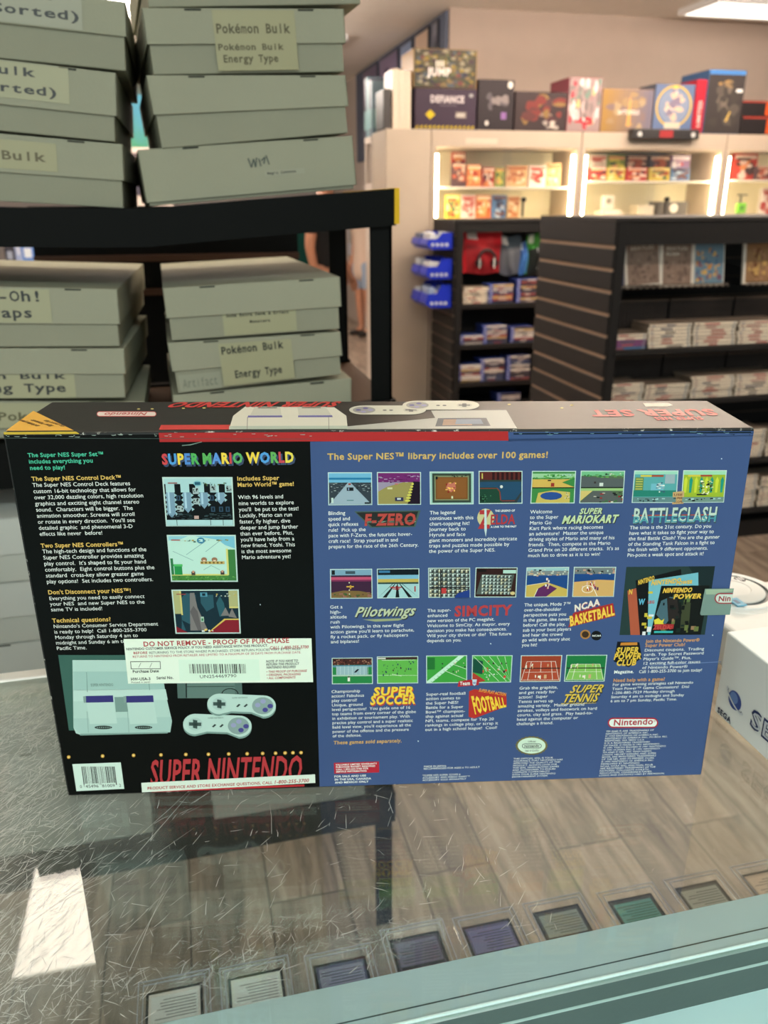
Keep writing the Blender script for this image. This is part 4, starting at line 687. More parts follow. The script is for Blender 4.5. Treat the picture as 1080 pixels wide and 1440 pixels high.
# ================================================================== GLASS DISPLAY COUNTER
CX0, CX1, CY0, CY1 = -1.15, 1.75, 0.324, 0.764
ct = thing('glass_display_counter', 'glass-topped display counter with an aqua-grey metal rail along its near edge', 'counter', ((CX0+CX1)/2, 0.55, 0))
m = MB(); m.box((CX0, CY0, TOPZ-0.006), (CX1, CY1-0.004, TOPZ), C(200))
R = random.Random(5)
def scratch(x, y, a, l, w, cv):
    d0 = Vector((math.cos(a), math.sin(a), 0)); d1 = Vector((math.cos(a+cv), math.sin(a+cv), 0)); n = Vector((-d0.y, d0.x, 0))*w; p = Vector((x, y, TOPZ+.00025)); q = p+d0*l*.5; r_ = q+d1*l*.5
    if min(q.y, r_.y) > CY0+.035 and max(q.y, r_.y) < CY1-.01: m.add([p-n, q-n, r_, q+n, p+n], [(0, 1, 2, 3, 4)], C(222, 222, 215), 1)
for i in range(6800):          # fine wear, densest at the left end where things are slid across
    t = R.random(); x = R.gauss(-.215, .062) if t < .9 else R.uniform(-.2, .2); y = R.uniform(CY0+.03, CY1-.02)
    scratch(x, y, R.choice((0.9, 0.7, 0.8, -0.3, 1.3))+R.gauss(0, .35), R.uniform(.003, .016), R.uniform(.00005, .00015), R.gauss(0, .12))
for i in range(420):           # longer straight cuts
    scratch(R.gauss(-.22, .08), R.uniform(CY0+.04, CY1-.05), R.gauss(.85, .22), R.uniform(.02, .09), R.uniform(.00006, .00018), R.gauss(0, .05))
for k in range(22):            # tight bundles of hairline marks along the near edge and far left
    cx, cy, ca = R.uniform(-.16, .10), R.uniform(CY0+.048, CY0+.075) if k < 12 else R.uniform(CY0+.2, CY1-.12), R.uniform(-.6, 1.4)
    for i in range(24): scratch(cx+R.gauss(0, .018), cy+R.gauss(0, .007), ca+R.gauss(0, .6), R.uniform(.003, .014), R.uniform(.00004, .0001), R.gauss(0, .25))
for i in range(400): scratch(R.uniform(-.1, .6), R.uniform(CY0+.05, CY1-.02), R.uniform(0, 3), R.uniform(.001, .004), .00005, R.gauss(0, .3))
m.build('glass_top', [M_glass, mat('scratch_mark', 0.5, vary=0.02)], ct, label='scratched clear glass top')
AQ = C(200, 211, 216)
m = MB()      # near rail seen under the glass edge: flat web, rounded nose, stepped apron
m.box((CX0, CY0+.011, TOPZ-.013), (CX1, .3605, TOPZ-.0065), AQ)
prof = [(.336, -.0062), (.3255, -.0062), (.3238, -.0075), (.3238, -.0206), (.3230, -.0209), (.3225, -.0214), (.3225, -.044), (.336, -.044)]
vs = [Vector((x, y, TOPZ+z)) for x in (CX0, CX1) for y, z in prof]; n = len(prof); APR = C(70, 85, 81); LIP = C(150, 178, 172)  # lip faces painted pale as a thin highlight line
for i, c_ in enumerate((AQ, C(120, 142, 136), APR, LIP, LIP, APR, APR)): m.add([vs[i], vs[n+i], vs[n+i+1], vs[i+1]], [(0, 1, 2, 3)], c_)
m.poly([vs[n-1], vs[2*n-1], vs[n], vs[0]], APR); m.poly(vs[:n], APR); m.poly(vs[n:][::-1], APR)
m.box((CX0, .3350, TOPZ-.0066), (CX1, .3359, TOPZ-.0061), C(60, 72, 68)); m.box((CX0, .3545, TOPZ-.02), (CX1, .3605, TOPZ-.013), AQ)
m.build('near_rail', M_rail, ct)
m = MB(); m.box((CX0, CY0-.0010, TOPZ-.0022), (CX1, CY0-.0001, TOPZ-.0003), C(214, 236, 230)); m.build('edge_highlight', M_rail, ct)  # thin pale strip painting the highlight along the glass edge
m = MB(); m.box((CX0, CY1-.004, TOPZ-.03), (CX1, CY1+.012, TOPZ+.002), C(246, 242, 234), bev=.002); m.box((CX0, CY1-.028, TOPZ-.022), (CX1, CY1-.02, TOPZ-.0065), C(216, 220, 212)); m.build('far_rail', M_rail, ct)
for x in (CX0, CX1-.03):
    for y in (CY0+.02, CY1-.03):
        m = MB(); m.box((x, y, 0.0), (x+.03, y+.03, TOPZ-.02), C(150, 165, 158)); m.build('post', M_rail, ct)
m = MB(); m.box((CX0+.03, CY1-.02, 0.09), (CX1-.03, CY1-.014, TOPZ-.03), C(220)); m.build('front_pane', M_clear, ct, label='upright clear glass pane on the customer side')
m = MB(); m.box((CX0+.03, CY0+.03, 0.612), (CX1-.03, CY1-.03, 0.618), C(210)); m.build('glass_shelf', M_clear, ct)
# pale work ledge under the near rail
m = MB(); lz = TOPZ-.044; m.box((CX0, -0.02, lz-.03), (CX1, .334, lz), C(184, 218, 218), bev=.002); m.build('ledge', M_rail, ct, label='pale aqua ledge under the near rail')
for x in (CX0+.2, CX1-.24):
    m = MB(); m.box((x, 0.0, 0), (x+.04, .3, lz-.03), C(150, 165, 158)); m.build('ledge_bracket', M_rail, ct)

# graded cards lying on the glass shelf
def slab(px_, col, col2, band, label, art):
    p = at_z(px_[0], px_[1], .6255); w, l = 0.078, 0.114
    t = thing('trading_card_case', label, 'trading card', (p.x, p.y, .618), 'trading cards in the counter')
    x0, y1 = p.x-w/2, p.y; y0 = y1-l
    m = MB(); m.box((x0, y0, .6181), (x0+w, y1, .6255), C(220), bev=.0018)
    for a in (((x0+.003, y0+.003), (x0+w-.003, y0+.006)), ((x0+.003, y1-.006), (x0+w-.003, y1-.003)), ((x0+.003, y0+.003), (x0+.006, y1-.003)), ((x0+w-.006, y0+.003), (x0+w-.003, y1-.003))): m.box((*a[0], .6256), (*a[1], .6268), C(220))
    m.build('case', M_clear, t, label='clear plastic card case'); m = MB(); RM = C(176, 178, 190); e = .0009
    for g, zz in ((0, .6252), (.0055, .6258)):
        X0, X1, Y0, Y1 = x0+g, x0+w-g, y0+g, y1-g
        for a in (((X0, Y0), (X1, Y0+e)), ((X0, Y1-e), (X1, Y1)), ((X0, Y0), (X0+e, Y1)), ((X1-e, Y0), (X1, Y1))): m.box((*a[0], zz), (*a[1], zz+.0008), RM)
    m.build('rim', M_plas, t, label='pale polished case edge')
    cx0, cx1, cy0, cy1 = x0+.0085, x0+w-.0085, y0+.012, y1-.012
    m = MB(); m.box((cx0, cy0, .6208), (cx1, cy1, .6214), C(26, 26, 30))
    z = .62145
    def r(u0, v0, u1, v1, c_, k): m.poly([(cx0+(cx1-cx0)*a, cy0+(cy1-cy0)*b, z+k*.00004) for a, b in ((u0, v0), (u1, v0), (u1, v1), (u0, v1))], c_)
    # printed upside down towards the photographer: text box on the far half, picture on the near half
    col, col2, band = [tuple(min(.85, c_*1.5+.02) for c_ in q[:3])+(1,) for q in (col, col2, band)]
    r(.05, .04, .95, .96, col, 1); r(.09, .56, .91, .92, band, 2); r(.09, .1, .91, .5, col2, 2); r(.09, .51, .91, .55, C(30, 30, 34), 2)
    R = random.Random(art)
    for i in range(7): v = .6+i*.042; u1 = .16 if i == 0 and R.random() < .5 else R.uniform(.12, .4); r(u1, v, .88, v+.012, tuple(c_*.25 for c_ in band[:3])+(1,), 3)
    for i in range(26):
        u, v = R.uniform(.12, .8), R.uniform(.12, .42); a = R.uniform(0, PI); L_ = R.uniform(.04, .12)
        m.poly([(cx0+(cx1-cx0)*(u+L_*math.cos(a+b)*s_), cy0+(cy1-cy0)*(v+.6*L_*math.sin(a+b)*s_), z+.0002+i*.000004) for b, s_ in ((0, 1), (.9, .4), (PI, 1), (PI+.9, .4))], R.choice([tuple(min(1, c_*2.2+.1) for c_ in col2[:3])+(1,), C(40, 36, 40), C(196, 176, 130), col]))
    m.build('card', M_gloss, t)
PURP, DK = C(70, 64, 96), C(50, 50, 54)
for a in (((245, 1372), C(196, 188, 184), C(200, 190, 180), C(226, 220, 214), 'pale grey trading card in a clear case, leftmost card in the counter', 1), ((357, 1352), C(206, 200, 190), C(214, 204, 184), C(232, 226, 214), 'cream trading card in a clear case, right beside the leftmost card', 2),  # two leftmost cards coloured near white for lamp glare on their cases
          ((474, 1335), C(66, 68, 96), C(110, 120, 150), C(120, 120, 146), 'slate blue trading card in a clear case, right beside the cream card', 3), ((578, 1300), C(60, 50, 70), C(190, 120, 104), C(96, 88, 116), 'purple trading card with a salmon picture, left of the violet card with gold swirls', 4),
          ((678, 1283), C(80, 74, 110), C(90, 80, 60), C(104, 98, 140), 'violet trading card with gold swirls in its picture', 5), ((775, 1263), DK, C(60, 58, 62), C(130, 136, 132), 'black-bordered trading card with a grey text box between violet and teal cards', 6),
          ((878, 1248), C(44, 52, 56), C(70, 90, 90), C(84, 140, 136), 'trading card with a teal text box in a clear case', 7), ((970, 1230), C(60, 62, 62), C(90, 90, 88), C(150, 152, 146), 'dark-bordered trading card with pale grey text box, right of the teal card', 8),
          ((1062, 1212), C(176, 156, 140), C(150, 120, 110), C(196, 176, 160), 'tan trading card in a clear case, rightmost card in the counter', 9)): slab(*a)

# ================================================================== WHITE CONSOLE BOX AND CONSOLE (right end of the counter)
sa, sb = at_z(1004.5, 1000, TOPZ), at_z(1077.5, 1070, TOPZ); SX = (sa.x+sb.x)/2; SY1 = sa.y
hz = at_x(1026, 891, SX).z
wb = thing('white_console_box', 'white carton with a blue ringed planet emblem right of the big carton', 'box', (SX+.16, SY1-.19, TOPZ))
m = MB(); m.box((SX, SY1-.38, TOPZ+.0005), (SX+.32, SY1, hz), C(248, 250, 246), bev=.0015); m.build('carton', M_print, wb)
m = MB(); SXD, SUP = -Y_, Z_
def sp(x, y, k=1): p = at_x(x, y, SX); return Vector((SX-.0002-.00006*k, p.y, p.z))
NAVY = C(40, 54, 100)
pc = sp(1034, 985); R_ = .0088
def pe(rx, ry, a0, a1, rot, n=28, r2=None):
    o_ = []
    for i in range(n+1):
        t = a0+(a1-a0)*i/n; o_.append((rx*math.cos(t), ry*math.sin(t)))
    if r2:
        for i in range(n, -1, -1): t = a0+(a1-a0)*i/n; o_.append((rx*r2*math.cos(t), ry*r2*.78*math.sin(t)))
    return [(u*math.cos(rot)-v*math.sin(rot), u*math.sin(rot)+v*math.cos(rot)) for u, v in o_]
def emb(mm, c, X, Yv, N, s):
    put = lambda pts, col, k: mm.poly([c+X*(u*s)+Yv*(v*s)+N*(.0002+.00006*k) for u, v in pts], col)
    put(pe(1, 1, 0, 2*PI, 0), C(52, 78, 150), 1); put([(u*.62-.18, v*.62+.2) for u, v in pe(1, 1, 0, 2*PI, 0)], C(110, 140, 196), 2)
    for i in range(2): put(pe(1.62-.0*i, .56, (PI*.93, PI*.93)[i], (2.1*PI, 2.1*PI)[i], -.5, 30, .84 if i else .8), (C(30, 40, 84), C(226, 230, 232))[i], 3+i)
me_ = MB(); emb(me_, pc, SXD, SUP, -X_, R_); me_.build('planet_emblem', M_ink, wb)
m.text('SEGA', sp(1009.5, 1000.5), SXD, SUP, C(24, 40, 70), w=(sp(1028, 1018)-sp(1009.5, 1000.5)).length, h=.0056, st='h', off=.0004)
e0 = sp(1055, 1019); m.text('SEGA SATURN', e0, SXD, SUP, NAVY, w=.19, h=.0175, st='h', off=.0003); m.text('SEGA SATURN', e0+Z_*.0011-Y_*.0008, SXD, SUP, C(206, 210, 216), w=.188, h=.0152, st='r', off=.0005)
tpz = at_z(1085, 898, hz); me_ = MB(); emb(me_, Vector((SX+.05, tpz.y-.02, hz)), X_*-1, -Y_, Z_, .013); me_.build('planet_emblem', M_ink, wb)
m.build('lettering', M_ink, wb)
# round-lidded console behind the box
cz = TOPZ+.05; cc_ = Vector((.546, .683, cz))
gc = thing('game_console', 'white game console with a round disc lid behind the white planet carton', 'game console', (cc_.x, .65, TOPZ))
m = MB(); WHT = C(236, 236, 232); DG = C(118, 122, 120); Mc = Matrix.Translation(Vector((cc_.x, cc_.y, 0)))
m.box((cc_.x-.052, .5535, TOPZ+.0005), (cc_.x+.052, .683, cz-.0035), WHT, bev=.004, seg=3); m.lathe([(.0001, TOPZ+.0005), (.0515, TOPZ+.0005), (.053, TOPZ+.003), (.053, cz-.007), (.0505, cz-.003), (.0450, cz-.002)], Mc, 64, WHT); m.build('body', M_plas, gc)
m = MB(); m.lathe([(.0450, cz-.003), (.0447, cz-.0005), (.0440, cz), (.0385, cz), (.0378, cz-.0006)], Mc, 64, WHT); m.build('lid_ring', M_plas, gc)
m = MB(); m.lathe([(.0378, cz-.0006), (.0376, cz-.003), (.0336, cz-.003), (.0333, cz-.0005)], Mc, 64, DG); m.build('lid_groove', M_plas, gc, label='dark grey ring groove')
m = MB(); m.lathe([(.0333, cz-.0005), (.0325, cz+.0006), (.019, cz+.0018), (.0182, cz+.0012), (.0001, cz+.0014)], Mc, 64, C(214, 216, 212)); m.build('disc_lid', M_plas, gc)
m = MB(); bp = at_z(1040, 816, cz); bp.z = cz+.0002
m.cyl(bp, bp+Z_*.0012, .0062, n=24, col=C(16, 16, 18)); m.build('badge', M_plas, gc, label='round black badge with white bars')
m = MB(); [m.box((bp.x-.0036+i*.003, bp.y-.0035, bp.z+.0013), (bp.x-.0022+i*.003, bp.y+.0035, bp.z+.0016), C(230)) for i in range(3)]; m.build('badge_bar', M_plas, gc)
m = MB(); a = at_z(1037, 845, cz+.003); m.box((a.x-.006, a.y-.009, cz+.0012), (a.x+.005, a.y+.008, cz+.0024), C(70, 160, 196)); m.box((a.x-.003, a.y-.004, cz+.0024), (a.x+.001, a.y+.004, cz+.0026), C(30, 90, 130)); m.build('sticker', M_print, gc, label='small sky blue sticker')

# ================================================================== BLACK STORAGE RACK
RY = 1.29
rk = thing('storage_rack', 'black metal storage rack holding stacks of white cardboard boxes', 'rack', (-.25, RY+.2, 0))
BK = C(8, 10, 9)
px0, px1 = at_y(520, 330, RY).x, at_y(551, 330, RY).x; RB = 1.66; LX = -.98
for nm, (x0, y0) in (('a', (px0, RY-.002)), ('b', (px0, RB)), ('c', (LX, RY-.002)), ('d', (LX, RB))):
    m = MB(); ztop = 1.435
    m.box((x0, y0, 0), (x0+.0345, y0+.004, ztop), BK); m.box((x0+.0305 if x0 > 0 else x0, y0, 0), (x0+.0345 if x0 > 0 else x0+.004, y0+.034, ztop), BK)
    m.build('post', M_dark, rk)
def beam(zs, y, h, name='shelf_beam'):      # sagging beam through (x, top z) points
    m = MB(); n = len(zs)
    for dy0, dy1 in ((0, .028),):
        vs = [Vector((x, y+d, z-k)) for x, z in zs for d, k in ((dy0, 0), (dy1, 0), (dy1, h), (dy0, h))]
        for i in range(n-1):
            b = i*4; m.add(vs, [(b+j, b+4+j, b+4+(j+1) % 4, b+(j+1) % 4) for j in range(4)], BK)
        m.add(vs, [(0, 1, 2, 3), (4*n-1, 4*n-2, 4*n-3, 4*n-4)], BK)
    return m.build(name, M_dark, rk)
UPB = [(LX, 1.462), (-.6, 1.447), (at_y(0, 290, RY).x, at_y(0, 291, RY).z), (at_y(120, 292, RY).x, at_y(120, 293, RY).z), (at_y(205, 293, RY).x, at_y(205, 293, RY).z), (at_y(360, 279, RY).x, at_y(360, 280, RY).z), (px1+.004, at_y(548, 265.5, RY).z)]
beam(UPB, RY-.012, .052); beam([(x, z-.002) for x, z in UPB], RB, .05)
def zat(zs, x):
    for (xa, za), (xb, zb) in zip(zs, zs[1:]):
        if xa <= x <= xb: return za+(zb-za)*(x-xa)/(xb-xa)
    return zs[-1][1] if x > zs[-1][0] else zs[0][1]
def board(zs, dz, col):
    m = MB()
    for (xa, za), (xb, zb) in zip(zs, zs[1:]):
        P_ = [Vector((x, y, z+d-dz)) for x, z in ((xa, za), (xb, zb)) for y in (RY+.016, RB) for d in (0, -.014)]
        m.add(P_, [(0, 4, 6, 2), (1, 3, 7, 5), (0, 1, 5, 4), (2, 6, 7, 3)], col)
    return m.build('shelf_board', M_matte, rk)
board(UPB, .004, C(96, 66, 44))
MZ = at_y(521, 562, RY).z; MIDB = [(LX, MZ-.02), (-.28, at_y(5, 622, RY).z), (-.02, MZ-.032), (px1+.004, MZ)]
beam(MIDB, RY-.012, .07); beam(MIDB, RB, .05); board(MIDB, .004, C(84, 58, 40))
LB0 = at_y(500, 1118, RY).z; LOB = [(LX, LB0-.02), (px1+.004, LB0)]
beam(LOB, RY-.012, .07); beam(LOB, RB, .05); board(LOB, .004, C(84, 58, 40))
YELW = C(228, 182, 30)
for zs, nm in ((UPB, 'upper'), (MIDB, 'mid')):
    z = zs[-1][1]-(.03 if nm == 'mid' else 0); m = MB(); m.box((px1+.001, RY-.014, z-.05), (px1+.0085, RB+.03, z+.001), YELW); m.build('side_beam', M_matte, rk, label='yellow side beam')
m = MB(); PY = 2.3; pxa, pxb = at_y(47, 350, PY).x, at_y(419, 350, PY).x
bp_ = thing('black_panel', 'tall black panel standing behind the storage rack', 'panel', ((pxa+pxb)/2, PY, 0))
m.box((pxa, PY, 0), (pxb, PY+.02, 1.436), C(8, 9, 9)); m.build('board', M_dark, bp_)
for y in (363, 411):
    z = at_y(150, y, PY).z; m = MB(); m.box((pxa, PY-.02, z-.009), (pxb, PY, z+.007), C(70, 46, 32)); m.build('shelf_lip', M_matte, bp_)


# ================================================================== CARDBOARD STORAGE BOXES
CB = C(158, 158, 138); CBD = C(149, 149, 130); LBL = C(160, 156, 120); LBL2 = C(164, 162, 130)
def card_box(bl, br, hpx, label, group, yaw=0.0, lines=(), lbl=None, lcol=LBL, depth=.40, lidf=.56, stepx=.004, dy=0, hr=None, tcol=C(40, 44, 42), lidtop=0, jut=0.0, lblon='lid', hand=None, pencil=None, wide=None):
    """bl, br: lower corners of the front as seen; hpx: front height in pixels at the left corner; lid overlaps the tray by the lid fraction"""
    a = at_y(bl[0], bl[1], RY+dy); N = Vector((math.sin(yaw), -math.cos(yaw), 0)); b = at_p(br[0], br[1], a, N); top = at_p(bl[0], bl[1]-hpx, a, N)
    h = (top-a).length
    if wide: a = b-(b-a).normalized()*wide
    xd = (b-a).normalized(); up = xd.cross(-N).normalized(); yd = up.cross(xd).normalized(); w = (b-a).length
    t = thing('card_storage_box', label, 'storage box', a+xd*w/2+yd*depth/2, group)
    M0 = Matrix((( xd.x, yd.x, up.x, a.x), (xd.y, yd.y, up.y, a.y), (xd.z, yd.z, up.z, a.z), (0, 0, 0, 1)))
    kh = (hr/hpx if hr else 1.0)
    class Warp:
        def __matmul__(q, v): return M0 @ Vector((v.x, v.y, v.z*(1+(kh-1)*v.x/w)))
    M = Warp(); hl = h*lidf; s = stepx
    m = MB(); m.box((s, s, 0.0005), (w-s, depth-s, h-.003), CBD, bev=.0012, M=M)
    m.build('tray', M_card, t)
    m = MB(); wt = .0022
    m.box((0, 0, h-.0025), (w, depth, h), CB, bev=.001, M=M)
    for q in (((0, 0, h-hl), (w, wt, h-.001)), ((0, depth-wt, h-hl), (w, depth, h-.001)), ((0, 0, h-hl), (wt, depth, h-.001)), ((w-wt, 0, h-hl), (w, depth, h-.001))): m.box(*q, CB, bev=.0006, M=M)
    for u in (.2, .76): m.box((w*u, -.0003, h-.0032), (w*u+.022, .0015, h-.0008), C(58, 60, 54), M=M)      # die-cut notches
    m.build('lid', M_card, t)
    if lbl:
        u0, u1, v0, v1 = lbl; m = MB(); yo = -.0006 if lblon == 'lid' else s-.0006
        m.poly([M @ Vector((w*u, yo, h*v)) for u, v in ((u0, v0), (u1, v0), (u1, v1), (u0, v1))], lcol)
        for tx, u, v, hh, wd in lines:
            p = M @ Vector((w*u, yo-.0001, h*v)); m.text(tx, p, xd, up, tcol, w=w*wd, h=h*hh, st='b', mono=.62)
        if pencil:
            m.poly([M @ Vector((w*u, s-.0005, h*v)) for u, v in ((.03, .03), (.27, .03), (.27, .36), (.03, .36))], C(154, 155, 136))
            m.text(pencil, M @ Vector((w*.05, s-.0008, h*.1)), xd, up, C(112, 118, 106), w=w*.2, h=h*.18, st='l', mono=.6)
        if hand:
            for pts in hand: 
                for (ua, va), (ub, vb) in zip(pts, pts[1:]):
                    pa, pb = M @ Vector((w*ua, yo-.0003, h*va)), M @ Vector((w*ub, yo-.0003, h*vb)); n_ = (pb-pa).normalized().cross(yd)*.0009; m.poly([pa-n_, pb-n_, pb+n_, pa+n_], C(70, 80, 74))
        m.build('paper_label', M_print, t)
    return t
BOXG = 'white cardboard storage boxes on the rack'
# upper shelf, left stack (bottom to top)
WL = .30
card_box((0, 283.5), (177, 293.5), 98, 'white storage box at the bottom of the upper left stack, yellowish Bulk label', BOXG, hr=93, yaw=-.01, lines=[('Pokémon Bulk', .10, .62, .13, .56)], lbl=(.2, .71, .5, .92), wide=WL, dy=-.004, tcol=C(92, 84, 50), stepx=.0035)
card_box((0, 184), (166, 200), 101.5, 'white storage box in the middle of the upper left stack, two-line To Be Sorted label', BOXG, hr=100, yaw=-.01, lines=[('Pokémon Bulk', .06, .80, .12, .6), ('(To Be Sorted)', .06, .56, .12, .7)], lbl=(.04, .8, .48, .98), lcol=LBL2, wide=WL, lidf=.62, dy=-.012)
card_box((0, 81.5), (181, 100), 100, 'white storage box third from the bottom of the upper left stack, under the ceiling', BOXG, 0.0, [('Pokémon Bulk', .1, .9, .13, .6), ('(To Be Sorted)', .1, .65, .13, .72)], (.04, .82, .52, .98), CB, wide=WL+.005, lidf=.5, dy=-.016)
# upper shelf, right stack
card_box((207, 291), (502, 265), 80, 'tall white storage box at the bottom of the upper right stack with scribbled pen mark', BOXG, hr=78, yaw=.05, lines=[('Magic Commons', .57, .40, .045, .14)], lbl=(.56, .75, .37, .47), lcol=CB, lidf=.93, dy=-.006, hand=[[(.49, .72), (.50, .55), (.515, .7), (.52, .55), (.53, .72)], [(.54, .7), (.545, .56)], [(.55, .66), (.57, .72), (.56, .6)], [(.575, .75), (.585, .58)]])
card_box((224, 209.5), (494, 186.5), 103, 'plain white storage box second from the bottom of the upper right stack', BOXG, hr=85, yaw=.06, lidf=.53, dy=-.012)
card_box((212, 105), (489, 100.5), 93, 'white storage box with two yellowed labels, third from the bottom of the upper right stack', BOXG, .07, [('Pokémon Bulk', .34, .62, .15, .37), ('Pokémon Bulk', .34, .36, .1, .33), ('Energy Type', .36, .17, .12, .28)], (.33, .74, .04, .97), LBL, lidf=.54, dy=-.016, tcol=C(84, 78, 48))
card_box((205, 10), (512, 5), 92, 'white storage box topmost on the upper right stack, only its lower edge in view', BOXG, .07, dy=-.02)
# middle shelf, left stack
card_box((0, 618), (205, 617), 54, 'white storage box at the bottom of the lower left stack, hidden behind the carton corner', BOXG, .0, [('Pokémon Bulk', .36, .5, .22, .52)], (.2, .9, .3, .95), LBL2, wide=.33, dy=.0, lidf=.6, depth=.32, tcol=C(92, 90, 60))
card_box((0, 562), (180, 560.5), 71.5, 'white storage box second in the lower left stack, Fighting Type label', BOXG, -.05, [('Pokémon Bulk', .1, .4, .12, .62), ('Fighting Type', .1, .14, .17, .62)], (.1, .76, .02, .5), LBL2, wide=.31, lidf=.5, dy=-.012, lblon='tray')
card_box((0, 489), (172, 488), 87, 'white storage box topmost in the lower left stack, Traps label', BOXG, depth=.56, hr=83, yaw=-.03, lines=[('Yu-Gi-Oh!', .21, .76, .17, .45), ('Traps', .37, .5, .16, .24)], lbl=(.1, .69, .42, .97), lcol=LBL2, wide=.30, lidf=.6, dy=-.016)
# middle shelf, right stack
card_box((246, 601), (494, 590), 45, 'white storage box at the bottom of the lower right stack above the red lettering', BOXG, hr=61, yaw=.03, dy=.0, lidf=.6)
card_box((247, 555), (484, 527), 73, 'white storage box in the middle of the lower right stack, Energy Type label', BOXG, hr=63, yaw=.02, lines=[('Pokémon Bulk', .29, .70, .15, .36), ('Energy Type', .35, .2, .15, .28)], lbl=(.28, .7, .06, .92), lcol=LBL2, dy=-.006, lidf=.55, pencil='Artifact')
card_box((238, 480.5), (482, 463), 75, 'white storage box topmost in the lower right stack, small-print paper label', BOXG, depth=.56, hr=77, yaw=.02, lines=[('Some Extra Deck & Effect', .33, .38, .06, .36), ('Monsters', .46, .24, .06, .12)], lbl=(.31, .73, .03, .45), lcol=LBL2, dy=-.012, lidf=.56, lblon='tray')
# bottom shelf
def low_stack(x1, n, names, w_, d=.36, jit=0.0):  # paler cardboard here, painting the stronger light on these boxes
    z = zat(LOB, x1-w_/2)
    for i in range(n):
        xx = x1+jit*(1.0 if i % 2 else -.6); c0 = Vector((xx-w_, RY-.005-.004*i, z)); h = .108
        t = thing('card_storage_box', names[i], 'storage box', (xx-w_/2, RY+d/2, z), BOXG)
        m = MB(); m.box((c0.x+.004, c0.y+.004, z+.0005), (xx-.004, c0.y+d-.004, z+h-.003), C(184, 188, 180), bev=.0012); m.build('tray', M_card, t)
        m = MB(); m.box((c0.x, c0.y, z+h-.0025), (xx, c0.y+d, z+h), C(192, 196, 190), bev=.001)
        for q in (((c0.x, c0.y), (xx, c0.y+.0022)), ((c0.x, c0.y+d-.0022), (xx, c0.y+d)), ((c0.x, c0.y), (c0.x+.0022, c0.y+d)), ((xx-.0022, c0.y), (xx, c0.y+d))): m.box((*q[0], z+h*.45), (*q[1], z+h-.001), C(192, 196, 190))
        for u in (.3, .78): m.box((c0.x+w_*u, c0.y-.0004, z+h-.0034), (c0.x+w_*u+.02, c0.y+.0015, z+h-.0008), C(58, 60, 54))
        m.build('lid', M_card, t); z += h+.001
low_stack(-.13, 6, ['white storage box, %s from bottom in the lowest left stack' % ORD[i] if i else 'white storage box at the very bottom of the lowest left stack' for i in range(6)], .31, jit=.008)
low_stack(.27, 2, ['white storage box under another on the bottom shelf, seen through the counter glass', 'white storage box upper of two on the bottom shelf, behind the counter glass'], .30)

# ================================================================== DARK SHELVING
CH_ = C(29, 27, 28); CH2 = C(24, 23, 24); GRV = C(176, 148, 126)
def slat_end(t, x, y0, y1, ztop, grooves, zlow=0.0, gcol=GRV, col=CH_):
    """slatted end panel facing -X: dark boards with raw routed grooves between them"""
    m = MB(); m.box((x+.008, y0+.01, zlow), (x+.03, y1, ztop-.005), gcol)
    zs = [ztop]+list(grooves)+[zlow]; g = .007
    for i in range(len(zs)-1):
        za = zs[i]-(g if i else 0); zb = zs[i+1]+(g if i+1 < len(zs)-1 else 0); m.box((x, y0, zb), (x+.012, y1, za), col, bev=.0015, seg=1)
    m.build('slat_panel', M_matte, t, label='slatted charcoal end panel')
def game_case(x0, y, z, w, th, d, kind, label, group, seed, jit=0):
    R = random.Random(seed); m = MB(); dx = R.uniform(-.004, .004); dy = R.uniform(0, .008)
    body = {'w': C(122, 110, 98), 'b': C(40, 58, 126), 'k': C(40, 40, 44), 'c': C(122, 110, 98)}[kind]  # white cases get dark bodies to paint the shaded gaps between them
    m.box((x0+dx, y+dy, z), (x0+dx+w, y+dy+d, z+th-.0006), body, bev=.0012, seg=1)
    Yp = y+dy-.0004; zc = z+th/2
    def r(u0, v0, u1, v1, c_, k=0): m.poly([(x0+dx+w*u0, Yp-k*.0002, z+th*v0), (x0+dx+w*u1, Yp-k*.0002, z+th*v0), (x0+dx+w*u1, Yp-k*.0002, z+th*v1), (x0+dx+w*u0, Yp-k*.0002, z+th*v1)], c_)
    if kind in 'wc':
        sc = R.choice([C(244, 232, 212)]*5+[C(226, 212, 194)]) if kind == 'w' else R.choice([C(60, 90, 170), C(210, 190, 90), C(130, 60, 130), C(60, 110, 160)])
        r(.008, .2, .992, .93, sc)
        a = R.uniform(.18, .45); tc = R.choice([C(170, 60, 60), C(190, 90, 90), C(110, 100, 96), C(196, 140, 130), C(90, 90, 110)])
        r(a, .28, a+R.uniform(.18, .4), .68, tc, 1); r(.06, .3, .13, .66, R.choice([C(150, 150, 160), C(180, 150, 140)]), 1); r(.9, .25, .96, .7, C(150, 160, 170), 1)
    else:
        sc = R.choice([C(220, 214, 206), C(60, 56, 60), C(190, 180, 176), C(226, 220, 210), C(90, 80, 84), C(150, 70, 60), C(200, 170, 110), C(60, 70, 96)]); r(.16, .06, .99, .9, sc)
        r(0, .05, .16, .92, C(52, 76, 176)); r(.04, .3, .12, .7, C(206, 212, 226), 1); a = R.uniform(.3, .5); r(a, .3, a+R.uniform(.2, .4), .68, R.choice([C(40, 40, 44), C(206, 190, 180), C(150, 60, 60), C(236, 232, 226)]), 1)
    return m.build('game_case', M_print, loc=(x0+w/2, y+d/2, z), label=label, cat='game case', group=group)

